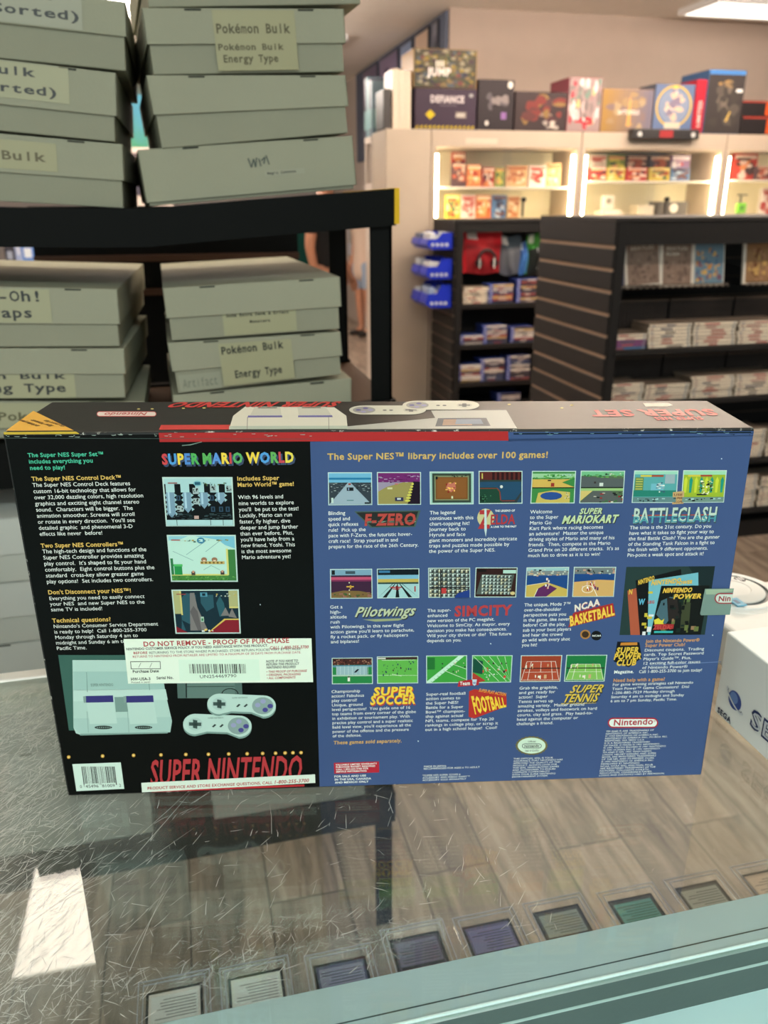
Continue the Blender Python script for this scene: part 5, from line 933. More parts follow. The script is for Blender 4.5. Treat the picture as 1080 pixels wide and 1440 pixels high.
# --- near unit (right)
GX, GY0, GY1, GZ, GXR = 1.618, 2.985, 3.69, 1.372, 4.3
ga = thing('shelving_unit', 'near dark charcoal shelving unit with slatted end panel, white game cases on its front', 'shelving', (GX+1, GY0+.35, 0))
gz = [at_y(858, y, 2.995).z for y in (348, 380, 411, 443, 473, 502, 532, 559)]; dz = gz[0]-gz[1]
while gz[-1]-dz > .1: gz.append(gz[-1]-dz)
slat_end(ga, GX, GY0, GY1, GZ, gz)
m = MB(); m.box((GX+.012, GY0-.004, 0), (GX+.05, GY0+.03, GZ), CH2, bev=.002); m.box((GX, GY0-.006, GZ), (GXR, GY1, GZ+.016), C(44, 42, 42), bev=.002); m.box((GX+.05, GY0, GZ-.085), (GXR, GY0+.02, GZ), CH2); m.build('frame', M_matte, ga)
m = MB(); m.box((GX+.03, GY1-.14, .06), (GXR, GY1-.12, GZ-.01), C(26, 24, 24))
for z in [g for g in gz if g > .1]: m.box((GX+.03, GY1-.1405, z-.004), (GXR, GY1-.139, z+.004), C(70, 58, 48))
m.build('back_panel', M_matte, ga)
zr = [at_y(855, 493, GY0).z, at_y(850, 569, GY0).z, at_y(1070, 643, GY0).z, at_y(1060, 714, GY0).z]; zr[0] -= .002
for z in zr:
    m = MB(); m.box((GX+.04, GY0-.01, z-.022), (GXR, GY1-.14, z-.001), C(30, 28, 28), bev=.002); m.build('shelf', M_matte, ga)
m = MB(); m.box((GX+.02, GY0+.02, 0), (GXR, GY1, .08), C(24, 23, 23)); m.build('plinth', M_matte, ga)
# ribbed black bins behind the stacks
for k, z in enumerate((zr[0], zr[1])):
    zt = (at_y(870, 424, GY0+.12).z, at_y(870, 505, GY0+.12).z)[k]
    for j in range(4):
        x0 = GX+.06+j*.31; m = MB(); m.box((x0, GY0+.165, z), (x0+.30, GY0+.19, zt-.0), C(38, 34, 33))
        for i in range(19): m.box((x0+.006+i*.0155, GY0+.158, z+.004), (x0+.016+i*.0155, GY0+.166, zt-.012), C(48, 42, 40))
        m.box((x0, GY0+.155, zt-.01), (x0+.30, GY0+.17, zt), C(70, 58, 50)); m.build('ribbed_bin', M_matte, ga)
zw = at_y(900, 404, GY0+.1).z
m = MB()
for s0, s1 in ((868, 1018), (1043, 1120)):
    x0, x1 = at_y(s0, 403, GY0+.08).x, at_y(s1, 403, GY0+.08).x
    for yy, zz in ((GY0+.05, zw+.012), (GY0+.05, zw), (GY0+.16, zw)): m.tube([(x0, yy, zz), (x1, yy, zz)], .0022, 6, C(60, 56, 56))
    n = int((x1-x0)/.028)
    pts = [(x0+(x1-x0)*i/(2*n), GY0+.048, zw+(.012 if i % 2 else 0)) for i in range(2*n+1)]; m.tube(pts, .0018, 5, C(170, 160, 150))
    for i in range(n+1): x = x0+(x1-x0)*i/n; m.tube([(x, GY0+.05, zw), (x, GY0+.16, zw), (x, GY1-.14, zw+.05)], .0016, 5, C(60, 56, 56))
m.build('wire_basket', M_metal, ga)
# face-out cases
def face_case(xa, xb, ytop, ybot, col, label, art, title=None, tilt=0):
    p0, p1 = at_y(xa, ybot, GY0+.07), at_y(xb, ybot, GY0+.07); h = .19; w = p1.x-p0.x; z = zw+.0035; y = p0.y
    m = MB(); sh = Matrix.Translation(Vector((p0.x, y, z))) @ Matrix.Rotation(-.16, 4, 'X') @ Matrix.Rotation(tilt, 4, 'Y')
    m.box((0, 0, 0), (w-.002, .014, h), C(228, 222, 212), bev=.003, M=sh)
    def r(u0, v0, u1, v1, c_, k=1): m.poly([sh @ Vector((w*u, -.0003*k, h*v)) for u, v in ((u0, v0), (u1, v0), (u1, v1), (u0, v1))], c_)
    r(.06, .03, .95, .94, col[0]); R = random.Random(art)
    for i in range(46):
        u, v = R.uniform(.08, .78), R.uniform(.05, .66); a, b = R.uniform(.04, .16), R.uniform(.03, .14); c_ = R.choice(col[1:])
        m.poly([sh @ Vector((w*(u+a*.5+a*.5*math.cos(t)), -.0006-i*.000004, h*(v+b*.5+b*.5*math.sin(t)))) for t in [2*PI*j/7 for j in range(7)]], c_)
    r(.06, .9, .95, .96, C(236, 232, 226), 4)
    if title:
        for j, s_ in enumerate(title): m.text(s_, sh @ Vector((w*.16, -.0014, h*(.74-j*.11))), (sh.to_3x3() @ X_).normalized(), (sh.to_3x3() @ Z_).normalized(), C(226, 216, 200), w=w*(.66 if j == 0 else .4), h=h*.07, st='b', off=.0002)
    m.build('game_case', M_gloss, loc=(p0.x+w/2, y, z), label=label, cat='game case', group='face-out game cases in the wire basket')
BRN = (C(140, 120, 108), C(124, 104, 94), C(154, 134, 122), C(112, 94, 86), C(146, 126, 114))
face_case(868, 878, 336, 403, (C(90, 100, 130), C(170, 70, 70), C(70, 110, 80), C(60, 70, 120)), 'narrow sliver of a colourful game case at the left end of the wire basket', 1)
face_case(880, 930, 336, 403, BRN, 'brown group-portrait game case leaning slightly, left one of the brown pair', 2, ('THE', 'BEATLES')[1:], tilt=-.06)
face_case(928.5, 973, 336, 403, BRN, 'brown group-portrait game case standing upright between its twin and the blue orange case', 3, ('BEATLES', 'ROCK BAND'))
face_case(973, 1018, 336, 403, (C(110, 140, 160), C(196, 140, 80), C(120, 90, 110), C(210, 170, 100), C(90, 120, 150)), 'blue and orange game case at the right end of the first wire basket', 4)
face_case(1044, 1092, 336, 403, (C(150, 116, 84), C(196, 160, 100), C(120, 84, 60), C(170, 130, 100)), 'golden brown game case alone in the second wire basket at the right edge', 5)
# lying stacks of white cases
def stack(xa, xb, ybase, n, z, y, kinds, name, group, th=.0142, d=.135, W_=None, seed=0):
    x0 = at_y(xa, ybase, y).x; w = W_ or at_y(xb, ybase, y).x-x0-.003
    for i in range(n):
        pos = 'at the bottom' if i == 0 else ('on top' if i == n-1 else ORD[i]+' from the bottom')
        kd = kinds[min(i, len(kinds)-1)]
        game_case(x0, y, z+.0004+i*th, w, th, d, kd, ('white game case' if kd == 'w' else 'bright-spined game case' if kd == 'c' else 'blue-cornered game case')+' %s, %s' % (pos, name), group, seed*31+i)
G1n = 'flat white game cases on the near shelving'
for i, (xa, xb, n, kd) in enumerate(((856, 911, 5, 'cccww'), (911.5, 973, 7, 'w'), (974, 1035, 7, 'w'), (1036, 1098, 7, 'w'))):
    stack(xa, xb, 480, n, zr[0], GY0+.004, kd, '%s stack on the near unit upper shelf' % ('leftmost', 'second', 'third', 'fourth')[i], G1n, seed=i+1, th=.0138 if i else .0125)
for i, (xa, xb, n) in enumerate(((849, 906, 7), (907.5, 970, 6), (971, 1032, 8), (1033, 1096, 8))):
    stack(xa, xb, 555, n, zr[1], GY0+.004, 'w', '%s stack on the near unit second shelf' % ('leftmost', 'second', 'third', 'fourth')[i], G1n, seed=i+11, th=.0115)
for i, (xa, xb, n) in enumerate(((1018, 1074, 9), (1076, 1136, 8))): stack(xa, xb, 640, n, zr[2], GY0+.004, 'w', '%s stack on the near unit third shelf' % ('left', 'right')[i], G1n, seed=i+21, th=.0142)
for i, (xa, xb, n) in enumerate(((1004, 1062, 11), (1064, 1124, 10))): stack(xa, xb, 710, n, zr[3], GY0+.004, 'w', '%s stack on the near unit lowest shelf' % ('left', 'right')[i], G1n, seed=i+31, th=.0142)

# --- far unit
BX, BY0, BY1, BZ, BXR = 1.688, 5.04, 5.40, 1.335, 3.4
gb2 = thing('shelving_unit', 'far dark shelving unit under the lit cabinets with blue bins on its end panel', 'shelving', (BX+.8, BY0+.2, 0))
fz = []; z = 1.26
while z > .1: fz.append(z); z -= .081
slat_end(gb2, BX-.035, BY0, BY1+.1, BZ, fz, gcol=C(104, 88, 78))
m = MB(); m.box((BX-.02, BY0-.006, 0), (BX+.02, BY0+.03, BZ), CH2, bev=.002); m.box((BX-.035, BY0-.008, BZ), (BXR, BY1+.1, BZ+.014), C(44, 42, 42), bev=.002); m.box((BX+.02, BY0, BZ-.06), (BXR, BY0+.02, BZ), CH2); m.build('frame', M_matte, gb2)
m = MB(); m.box((BX, BY1-.06, .05), (BXR, BY1-.04, BZ), C(30, 28, 29)); m.build('back_panel', M_matte, gb2)
bz = [at_y(700, 426.5, BY0).z, at_y(700, 483, BY0).z, at_y(700, 535.5, BY0).z, at_y(700, 566, BY0).z]
for z in bz:
    m = MB(); m.box((BX+.01, BY0-.008, z-.03), (BXR, BY1-.05, z-.001), C(28, 26, 27), bev=.002); m.build('shelf', M_matte, gb2)
m = MB(); m.box((BX, BY0+.02, 0), (BXR, BY1, .07), C(24, 23, 23)); m.build('plinth', M_matte, gb2)
G2n = 'flat blue-spined game cases on the far shelving'
for r_, (z, rows) in enumerate(zip(bz, (((651.5, 7, 'w'), (687, 8, 'b'), (726, 10, 'b')), ((648, 4, 'b'), (681, 8, 'b'), (720, 7, 'b')), ((645.5, 8, 'b'), (679, 10, 'b'), (717, 11, 'b')), ((705, 4, 'b'),)))):
    for j, (xa, n, kd) in enumerate(rows):
        stack(xa, xa+36, 426, n, z, BY0+.004, kd, '%s stack on the far unit %s shelf' % (('left', 'middle', 'right')[j] if len(rows) > 1 else 'only', ('top', 'second', 'third', 'lowest')[r_]), G2n, th=.0145, W_=.165, seed=100+r_*10+j)
# hanging accessory packs
def pack(xa, xb, ya, yb, cols, name, label, seed, hood=False):
    a, b = at_y(xa, ya, BY0+.10), at_y(xb, yb, BY0+.10); t = thing(name, label, 'accessory pack', ((a.x+b.x)/2, a.y, b.z), 'hanging accessory packs')
    w, h = b.x-a.x, a.z-b.z; m = MB(); R = random.Random(seed); nx, nz = 12, 14; vs = []
    for s_ in (0, 1):
        for j in range(nz+1):
            for i in range(nx+1):
                u, v = i/nx, j/nz; bul = .03*math.sin(PI*u)*math.sin(PI*min(1, v*1.05)); vs.append(Vector((a.x+w*u+.004*math.sin(9*v+seed), a.y-(bul if s_ == 0 else -bul*.3)+.004*math.sin(14*u+7*v+seed)*math.sin(PI*u), b.z+h*v+.006*math.sin(7*u+seed))))
    for s_ in (0, 1):
        o_ = s_*(nx+1)*(nz+1)
        for j in range(nz):
            for i in range(nx):
                q = (o_+j*(nx+1)+i, o_+j*(nx+1)+i+1, o_+(j+1)*(nx+1)+i+1, o_+(j+1)*(nx+1)+i); v = j/nz; u = i/nx
                cc = cols[0] if v > .66 else (cols[1] if (abs(u-.5) < .42 and v < .64) else cols[2])
                if v > .74 and .08 < u < .3: cc = cols[3]
                m.add([vs[k] for k in q], [(0, 1, 2, 3) if s_ == 0 else (3, 2, 1, 0)], cc, 0, True)
    m.build('pouch', M_gloss, t)
    m = MB(); m.tube([((a.x+b.x)/2, a.y+.004, a.z-.012), ((a.x+b.x)/2, BY1-.06, a.z-.004)], .003, 6, C(150)); m.build('hang_hook', M_metal, t)
    return t, a, b
t, a, b = pack(652, 703, 324, 384, (C(216, 44, 54), C(150, 40, 46), C(190, 36, 46), C(226, 216, 214)), 'headset_pack', 'red pack with a black headset hanging at the left of the far shelving', 1)
m = MB(); c0 = Vector(((a.x+b.x)/2+.02, a.y-.04, b.z+.085))
pts = [c0+Vector((.055*math.cos(t_), 0, .06*math.sin(t_))) for t_ in [PI*(-.1+1.2*i/14) for i in range(15)]]; m.tube(pts, .009, 8, C(30, 30, 34)); [m.cyl(p+Vector((0, -.012, 0)), p+Vector((0, .012, 0)), .022, n=18, col=C(26, 26, 30)) for p in (pts[0], pts[-1])]; m.box(pts[0]+Vector((-.012, -.016, -.03)), pts[0]+Vector((-.004, -.012, .03)), C(226)); m.box(pts[-1]+Vector((-.004, -.016, -.03)), pts[-1]+Vector((.004, -.012, .03)), C(200)); m.build('headset', M_plas, t)
pack(704, 731, 332, 386, (C(70, 84, 96), C(96, 100, 108), C(84, 88, 96), C(206, 206, 206)), 'accessory_pack', 'grey accessory pack between the red headset pack and a slim blue pack', 2)
pack(731.5, 741, 340, 386, (C(60, 100, 170), C(70, 120, 190), C(60, 100, 170), C(190, 210, 226)), 'accessory_pack', 'slim sky blue accessory pack left of the green pack', 3)
t, a, b = pack(741.5, 767, 329, 384, (C(70, 150, 60), C(40, 44, 42), C(60, 140, 56), C(214, 226, 206)), 'accessory_pack', 'green accessory pack at the right of the far shelving', 4)
m = MB(); m.tube([(a.x+.07, a.y-.035, b.z+.03), (a.x+.085, a.y-.04, b.z+.09), (a.x+.06, a.y-.035, b.z+.16)], .006, 8, C(200, 200, 204)); m.build('cable', M_plas, t)
# blue bins hung on the end panel
BLU = C(24, 48, 190)
for i, (yt, yb) in enumerate(((327, 351), (364, 393), (401, 433))):
    for j in range(2):
        y0 = BY0+.02+j*.19; y1 = y0+.17; xb = BX-.038; xf = xb-.17; zt, zb = at_y(640, yt, BY0).z, at_y(640, yb, BY0).z; zl = zb+(zt-zb)*.62
        t = thing('storage_bin', ('near' if j == 0 else 'far')+' blue plastic bin in the '+('top', 'middle', 'bottom')[i]+' row on the far shelving end panel', 'bin', ((xb+xf)/2, (y0+y1)/2, zb), 'blue bins on the end panel')
        m = MB(); side = [(xb, zb+.004), (xf+.03, zb+.004), (xf, zb+.03), (xf+.012, zl), (xf+.07, zl), (xf+.10, zt), (xb, zt)]
        for yy in (y0, y1-.004): 
            A = [Vector((x, yy, z)) for x, z in side]; B = [Vector((x, yy+.004, z)) for x, z in side]; n = len(side); m.poly(A, BLU); m.poly(B[::-1], BLU); m.add(A+B, [(k, n+k, n+(k+1) % n, (k+1) % n) for k in range(n)], BLU)
        m.box((xf+.03, y0, zb), (xb, y1, zb+.006), BLU); m.box((xb-.004, y0, zb), (xb, y1, zt), BLU)
        vs = [Vector((x, y, z)) for y in (y0, y1) for x, z in ((xf, zb+.03), (xf+.012, zl), (xf+.016, zl), (xf+.004, zb+.03))]; m.add(vs, [(0, 4, 5, 1), (2, 6, 7, 3), (1, 5, 6, 2)], BLU); m.add([Vector((xf+.03, y0, zb)), Vector((xf+.03, y1, zb)), Vector((xf, y1, zb+.03)), Vector((xf, y0, zb+.03))], [(0, 1, 2, 3)], BLU)
        m.build('tub', M_plas, t)
        for k in range(4):
            m = MB(); x = xf+.03+k*.03; m.box((x, y0-.003, zb+.02), (x+.018, y0-.0005, zb+.038), C(206, 214, 226)); m.build('price_tag', M_print, t)
        for k in range(3):
            x = xf+.022+k*.046; R = random.Random(i*10+j*5+k); hh = R.uniform(.02, .05); m = MB(); m.box((x, y0+.02, zb+.0065), (x+.042, y0+.15, zl+hh-.01), R.choice([C(196, 204, 214), C(150, 170, 206), C(90, 100, 130), C(220, 222, 226)]), bev=.004)
            m.build('small_packet', M_print, loc=(x+.022, y0+.085, zb), label='small pale packet, number %s from the front of the %s %s-row bin' % (('one', 'two', 'three')[k], ('near', 'far')[j], ('top', 'middle', 'bottom')[i]), cat='packet', group='packets in the blue bins')

# ================================================================== LIT WHITE CABINETS
KY, KYB, KZ0, KZ1 = 5.58, 5.98, 1.345, 1.892
KW = C(186, 171, 155); KIN = C(236, 226, 200)
xs = [at_y(607, 200, KY).x, at_y(819, 200, KY).x, at_y(1023, 200, KY).x, at_y(1023, 200, KY).x+1.12]
m = MB(); px0_, px1_ = at_y(543, 300, KY).x, xs[0]-.005; m.box((px0_, KY-.002, 0), (px1_, KYB, KZ1), C(190, 176, 160), bev=.003)
m.build('side_cupboard', M_matte, loc=((px0_+px1_)/2, KY+.2, 0), label='plain tall white cupboard left of the lit display cabinets', cat='cupboard')
cabs = []
for i in range(3):
    x0, x1 = xs[i], xs[i+1]-.006; nm = ('left', 'middle', 'right')[i]
    t = thing('display_cabinet', 'white lit glass-front display cabinet, the %s one of the row' % nm, 'display cabinet', ((x0+x1)/2, KY+.2, 0), 'lit display cabinets')
    zf = at_y(700, 208, KY).z; m = MB()
    m.box((x0, KY, 0), (x1, KYB, KZ0-.02), KW); m.box((x0, KY, zf), (x1, KYB, KZ1), KW, bev=.003); m.box((x0, KY, KZ0-.02), (x0+.03, KYB, zf), KW); m.box((x1-.03, KY, KZ0-.02), (x1, KYB, zf), KW); m.box((x0+.03, KY+.01, KZ0-.02), (x1-.03, KYB, KZ0), KIN)
    m.build('carcass', M_matte, t)
    m = MB(); m.box((x0+.03, KYB-.012, KZ0), (x1-.03, KYB, zf), KIN); m.build('back_board', M_matte, t)
    m = MB(); zs_ = at_y(700, (263, 254, 252)[i], KY+.1).z; m.box((x0+.032, KY+.05, zs_-.012), (x1-.032, KYB-.014, zs_), C(226, 220, 206)); m.build('shelf', M_matte, t)
    for k in (0, 1):
        m = MB(); x = (x0+.034, x1-.05)[k]; m.box((x, KY+.012, KZ0+.01), (x+.016, KY+.03, zf-.04), C(240)); m.build('light_strip', M_tube, t)
    for k in (0, 1):
        xm = (x0+x1)/2; a, b = ((x0+.03, xm+.03), (xm-.03, x1-.03))[k]; m = MB(); m.box((a, KY+.003+.005*k, KZ0), (b, KY+.007+.005*k, zf), C(230)); m.build('sliding_pane', M_clear, t)
    m = MB(); xm = (x0+x1)/2+.12; m.box((xm, KY-.01, KZ0+.01), (xm+.012, KY+.002, KZ0+.13), C(90, 90, 92)); m.cyl((xm+.006, KY-.022, KZ0+.12), (xm+.006, KY, KZ0+.12), .016, n=14, col=C(60, 60, 62)); m.build('lock', M_metal, t)
    cabs.append((t, zs_, x0, x1))
m = MB(); a = at_y(655, 197, KY); m.box((a.x, KY-.002, a.z-.022), (a.x+.22, KY-.0002, a.z+.012), C(206, 190, 172)); m.build('fascia_sticker', M_print, cabs[0][0])
def goods(xa, xb, yt, yb, dy, z, cols, name, label, group, seed, dep=.03, title=None):
    a, b = at_y(xa, yb, KY+dy), at_y(xb, yb, KY+dy); a.z = at_y(xa, yt, KY+dy).z; h = max(.04, a.z-b.z); w = b.x-a.x; m = MB(); R = random.Random(seed)
    if cols[0] is None: cols = cols[1:]
    m.box((a.x, a.y, z+.0004), (a.x+w, a.y+dep, z+h), cols[0], bev=.002, seg=1)
    def el(u, v, ru, rv, c_, k): m.poly([(a.x+w*min(.97, max(.03, u+ru*math.cos(t))), a.y-.0004-k*.00008, z+h*min(.97, max(.03, v+rv*math.sin(t)))) for t in [2*PI*j/9 for j in range(9)]], c_)
    def rc(u0, v0, u1, v1, c_, k): m.poly([(a.x+w*u0, a.y-.0004-k*.00008, z+h*v0), (a.x+w*u1, a.y-.0004-k*.00008, z+h*v0), (a.x+w*u1, a.y-.0004-k*.00008, z+h*v1), (a.x+w*u0, a.y-.0004-k*.00008, z+h*v1)], c_)
    for i in range(R.randint(12, 20)): el(R.uniform(.15, .85), R.uniform(.12, .7), R.uniform(.06, .2), R.uniform(.05, .16), R.choice(cols[1:]), i)
    rc(.06, .8, .94, .94, cols[-1], 22); rc(.14, .74, .7, .84, cols[1], 23)
    return m.build(name, M_gloss, loc=(a.x+w/2, a.y+dep/2, z), label=label, cat='boxed game' if 'box' in name or 'game' in name else 'item', group=group)
PAL = {'red': (C(170, 56, 52), C(206, 130, 80), C(90, 50, 60), C(226, 200, 180)), 'orange': (C(206, 120, 76), C(226, 170, 110), C(170, 70, 50), C(236, 214, 180)), 'tan': (C(206, 170, 126), C(190, 130, 90), C(226, 206, 170), C(170, 110, 80)),
       'white': (C(226, 216, 206), C(170, 70, 66), C(206, 190, 180), C(190, 130, 120)), 'dark': (C(84, 62, 66), C(170, 90, 70), C(130, 90, 80), C(206, 170, 150)), 'blue': (C(96, 130, 170), C(60, 66, 90), C(190, 206, 220), C(120, 90, 90)),
       'yellow': (C(206, 180, 74), C(170, 90, 66), C(90, 110, 80), C(230, 214, 150)), 'green': (C(130, 150, 80), C(206, 190, 90), C(90, 110, 70), C(206, 150, 110)), 'purple': (C(140, 110, 150), C(190, 160, 190), C(196, 80, 100), C(226, 216, 226))}
z1, z2, z3 = cabs[0][1], cabs[1][1], cabs[2][1]
g = 'boxed games in the lit cabinets'
for i, (xa, xb, yt, c) in enumerate(((635, 655, 226, 'dark'), (656.5, 676, 229, 'orange'), (678, 695, 233, 'red'), (695.5, 709, 233, 'green'), (711, 741, 230, 'tan'), (743, 767, 230, 'white'), (768, 788, 227, 'tan'))):
    goods(xa, xb, yt, 261, .15, z1, PAL[c], 'boxed_game', '%s boxed game, %s from left on the upper shelf of the left lit cabinet' % (c, ('first', 'second', 'third', 'fourth', 'fifth', 'sixth', 'seventh')[i]), g, i+1)
goods(635, 654, 211, 261, .20, z1, PAL['red'], 'boxed_game', 'red boxed game standing tall behind the first one in the left lit cabinet', g, 40)
for i, (xa, xb, yt, c) in enumerate(((626, 647, 273, 'yellow'), (648, 668, 273, 'white'), (669, 690, 274, 'orange'), (691, 711, 274, 'blue'), (712.5, 730, 276, 'tan'))):
    goods(xa, xb, yt, 307, .12, KZ0, PAL[c], 'boxed_game', '%s boxed game, %s from left at the bottom of the left lit cabinet' % (c, ('first', 'second', 'third', 'fourth', 'fifth')[i]), g, i+50)
for i, (xa, xb, c, c2) in enumerate(((829, 852, 'red', 'white'), (853, 878, 'yellow', 'green'), (880, 909, 'red', 'dark'), (912, 941, 'yellow', 'dark'), (942, 969, 'blue', 'purple'))):
    o_ = ('first', 'second', 'third', 'fourth', 'fifth')[i]
    goods(xa, xb, 236, 255, .10, z2, PAL[c], 'boxed_game', '%s boxed game, %s from left in the front row of the middle lit cabinet' % (c, o_), g, i+70)
    goods(xa-1, xb-1, 213, 251, .22, z2, PAL[c2], 'boxed_game', '%s boxed game, %s from left in the back row of the middle lit cabinet' % (c2, o_), g, i+80)
goods(1028, 1062, 214, 252, .2, z3, (C(196, 70, 60), C(80, 60, 60), C(220, 140, 90), C(226, 200, 190)), 'boxed_game', 'tall red boxed game in the right lit cabinet', g, 91)
goods(1062, 1084, 232, 252, .12, z3, PAL['dark'], 'boxed_game', 'dark boxed game at the right frame edge in the right lit cabinet', g, 92)
goods(1066, 1092, 265, 305, .16, KZ0, PAL['white'], 'boxed_game', 'white boxed game low at the right frame edge, right lit cabinet', g, 93)
# consoles and gadgets in the middle and right cabinets
a = at_y(856, 303, KY+.14); t = thing('white_console', 'white retro console standing low in the middle lit cabinet', 'game console', (a.x, a.y, KZ0))
m = MB(); m.box((a.x-.07, a.y-.05, KZ0+.001), (a.x+.075, a.y+.1, KZ0+.05), C(224, 214, 196), bev=.01); m.build('body', M_plas, t)
m = MB(); m.box((a.x-.05, a.y+.02, KZ0+.05), (a.x+.05, a.y+.05, KZ0+.15), C(230, 222, 206), bev=.012); m.cyl((a.x, a.y+.015, KZ0+.11), (a.x, a.y+.022, KZ0+.11), .02, n=16, col=C(150, 140, 124)); m.build('cartridge', M_plas, t)
a = at_y(896, 304, KY+.12); m = MB(); [m.box((a.x, a.y, KZ0+.0005+i*.016), (a.x+.13, a.y+.12, KZ0+.0155+i*.016), C(226, 214, 190), bev=.002, seg=1) for i in range(5)]; m.build('case_stack', M_print, loc=(a.x+.065, a.y+.06, KZ0), label='low pile of cream cases in the middle lit cabinet', cat='cases')
a = at_y(925, 305, KY+.10); t = thing('grey_console', 'dark grey cube console with a bright badge in the middle lit cabinet', 'game console', (a.x+.1, a.y+.08, KZ0))
m = MB(); m.box((a.x, a.y, KZ0+.001), (a.x+.235, a.y+.15, KZ0+.105), C(96, 90, 84), bev=.008); m.build('body', M_plas, t); m = MB(); m.cyl((a.x+.12, a.y-.004, KZ0+.06), (a.x+.12, a.y+.001, KZ0+.06), .032, n=24, col=C(236, 230, 214)); m.build('badge', M_plas, t)
a = at_y(1040, 304, KY+.1); t = thing('green_gadget', 'lime green gadget hanging from a small black stand, right lit cabinet', 'gadget', (a.x, a.y, KZ0))
m = MB(); m.box((a.x-.05, a.y-.03, KZ0+.0005), (a.x+.05, a.y+.03, KZ0+.008), C(30)); m.box((a.x-.004, a.y+.01, KZ0+.005), (a.x+.004, a.y+.018, KZ0+.15), C(30)); m.box((a.x-.03, a.y-.02, KZ0+.145), (a.x+.03, a.y+.02, KZ0+.153), C(30)); m.build('stand', M_plas, t)
m = MB(); m.box((a.x-.045, a.y-.012, KZ0+.02), (a.x+.045, a.y+.009, KZ0+.095), C(120, 190, 60), bev=.012); m.cyl((a.x, a.y-.014, KZ0+.06), (a.x, a.y-.011, KZ0+.06), .02, n=16, col=C(70, 120, 50)); m.build('body', M_plas, t)
# ---- collector boxes on top of the cabinets
def top_box(xa, xb, yt, yb, dy, dep, cols, label, seed, z=KZ1, name='collector_box', side=None, deco=None):
    a, b = at_y(xa, yb, KY+dy), at_y(xb, yb, KY+dy); a.z = at_y(xa, yt, KY+dy).z; w, h = b.x-a.x, a.z-(z if z == KZ1 else b.z); h = max(h, .05); m = MB(); R = random.Random(seed)
    m.box((a.x, a.y, z+.0006), (a.x+w, a.y+dep, z+h), side or cols[0], bev=.003, seg=1)
    pt = lambda u, v, k=4: Vector((a.x+w*u, a.y-.0004-k*.0001, z+h*v))
    m.poly([pt(.01, .01, 1), pt(.99, .01, 1), pt(.99, .99, 1), pt(.01, .99, 1)], cols[0])
    if deco: deco(m, pt, R, w, h)
    return m.build(name, M_gloss, loc=(a.x+w/2, a.y+dep/2, z), label=label, cat='boxed game', group='collector boxes on the cabinets'), z+h
def blobs(m, pt, R, n, u0, v0, u1, v1, cols, ru, rv, k=3):
    for i in range(n):
        u, v, a, b = R.uniform(u0, u1), R.uniform(v0, v1), R.uniform(.4, 1)*ru, R.uniform(.4, 1)*rv; c_ = R.choice(cols); ph = R.uniform(0, 6)
        m.poly([pt(min(.985, max(.015, u+a*(1+.3*math.sin(3*t+ph))*math.cos(t))), min(.985, max(.015, v+b*math.sin(t))), k+i*.03) for t in [2*PI*j/9 for j in range(9)]], c_)
def words(m, pt, t, u, v, wu, w, h, hv, col, st='h', k=9): m.text(t, pt(u, v, k), X_, Z_, col, w=w*wu, h=h*hv, st=st, off=.0002)
def d1(m, pt, R, w, h):
    words(m, pt, 'DEFIANCE', .25, .66, .55, w, h, .17, C(206, 196, 200)); words(m, pt, "COLLECTOR'S EDITION", .4, .57, .28, w, h, .04, C(140, 130, 140), 'r')
    m.poly([pt(.25, .48), pt(.33, .36), pt(.25, .24), pt(.17, .36)], C(206, 180, 40)); m.poly([pt(.66, .28), pt(.84, .28), pt(.84, .44), pt(.66, .44)], C(120, 110, 106)); words(m, pt, 'ARK', .67, .31, .15, w, h, .1, C(206, 200, 190)); m.poly([pt(.88, .8), pt(.94, .8), pt(.94, .88), pt(.88, .88)], C(160))
    for i in range(14): m.poly([pt(.01+i*.07, .02), pt(.04+i*.07, .02), pt(.065+i*.07, .09), pt(.035+i*.07, .09)], C(206, 180, 40))
_, zt = top_box(583, 669, 123, 178, 0, .3, (C(62, 50, 66),), 'dark purple collector box with DEFIANCE title and yellow hazard stripe on the cabinet', 1, deco=d1)
def d2(m, pt, R, w, h):
    blobs(m, pt, R, 150, .05, .05, .95, .95, [C(90, 90, 62), C(66, 50, 54), C(120, 102, 70), C(56, 66, 50), C(104, 60, 60), C(140, 132, 112), C(48, 48, 62), C(134, 114, 52), C(74, 84, 92)], .06, .07)
    words(m, pt, 'JUMP', .23, .32, .36, w, h, .2, C(236, 230, 226), k=14)
    for u in (.35, .40, .45): m.poly([pt(u, .54, 13), pt(u+.025, .54, 13), pt(u+.025, .7, 13), pt(u, .7, 13)], C(230, 224, 210))
top_box(581, 670, 63, 121.5, 0, .3, (C(70, 66, 54),), 'busy crowd-collage collector box on top of the purple hazard-stripe box', 2, z=zt+.0005, side=C(176, 140, 90), deco=d2)
def d3(m, pt, R, w, h): blobs(m, pt, R, 10, .3, .45, .8, .7, [C(130, 120, 120), C(90, 84, 90)], .12, .1); m.poly([pt(.88+.07*math.cos(t), .9+.07*math.sin(t), 9) for t in [2*PI*j/16 for j in range(16)]], C(226, 222, 214)); m.poly([pt(.26+.05*math.cos(t), .14+.05*math.sin(t), 9) for t in [2*PI*j/16 for j in range(16)]], C(206, 200, 196)); m.poly([pt(.65, .22, 8), pt(.8, .22, 8), pt(.8, .36, 8), pt(.65, .36, 8)], C(130, 96, 150))
top_box(671, 721, 111, 178, 0, .28, (C(52, 46, 50),), 'black collector box with a round white sticker, right of the hazard-stripe box', 3, deco=d3)
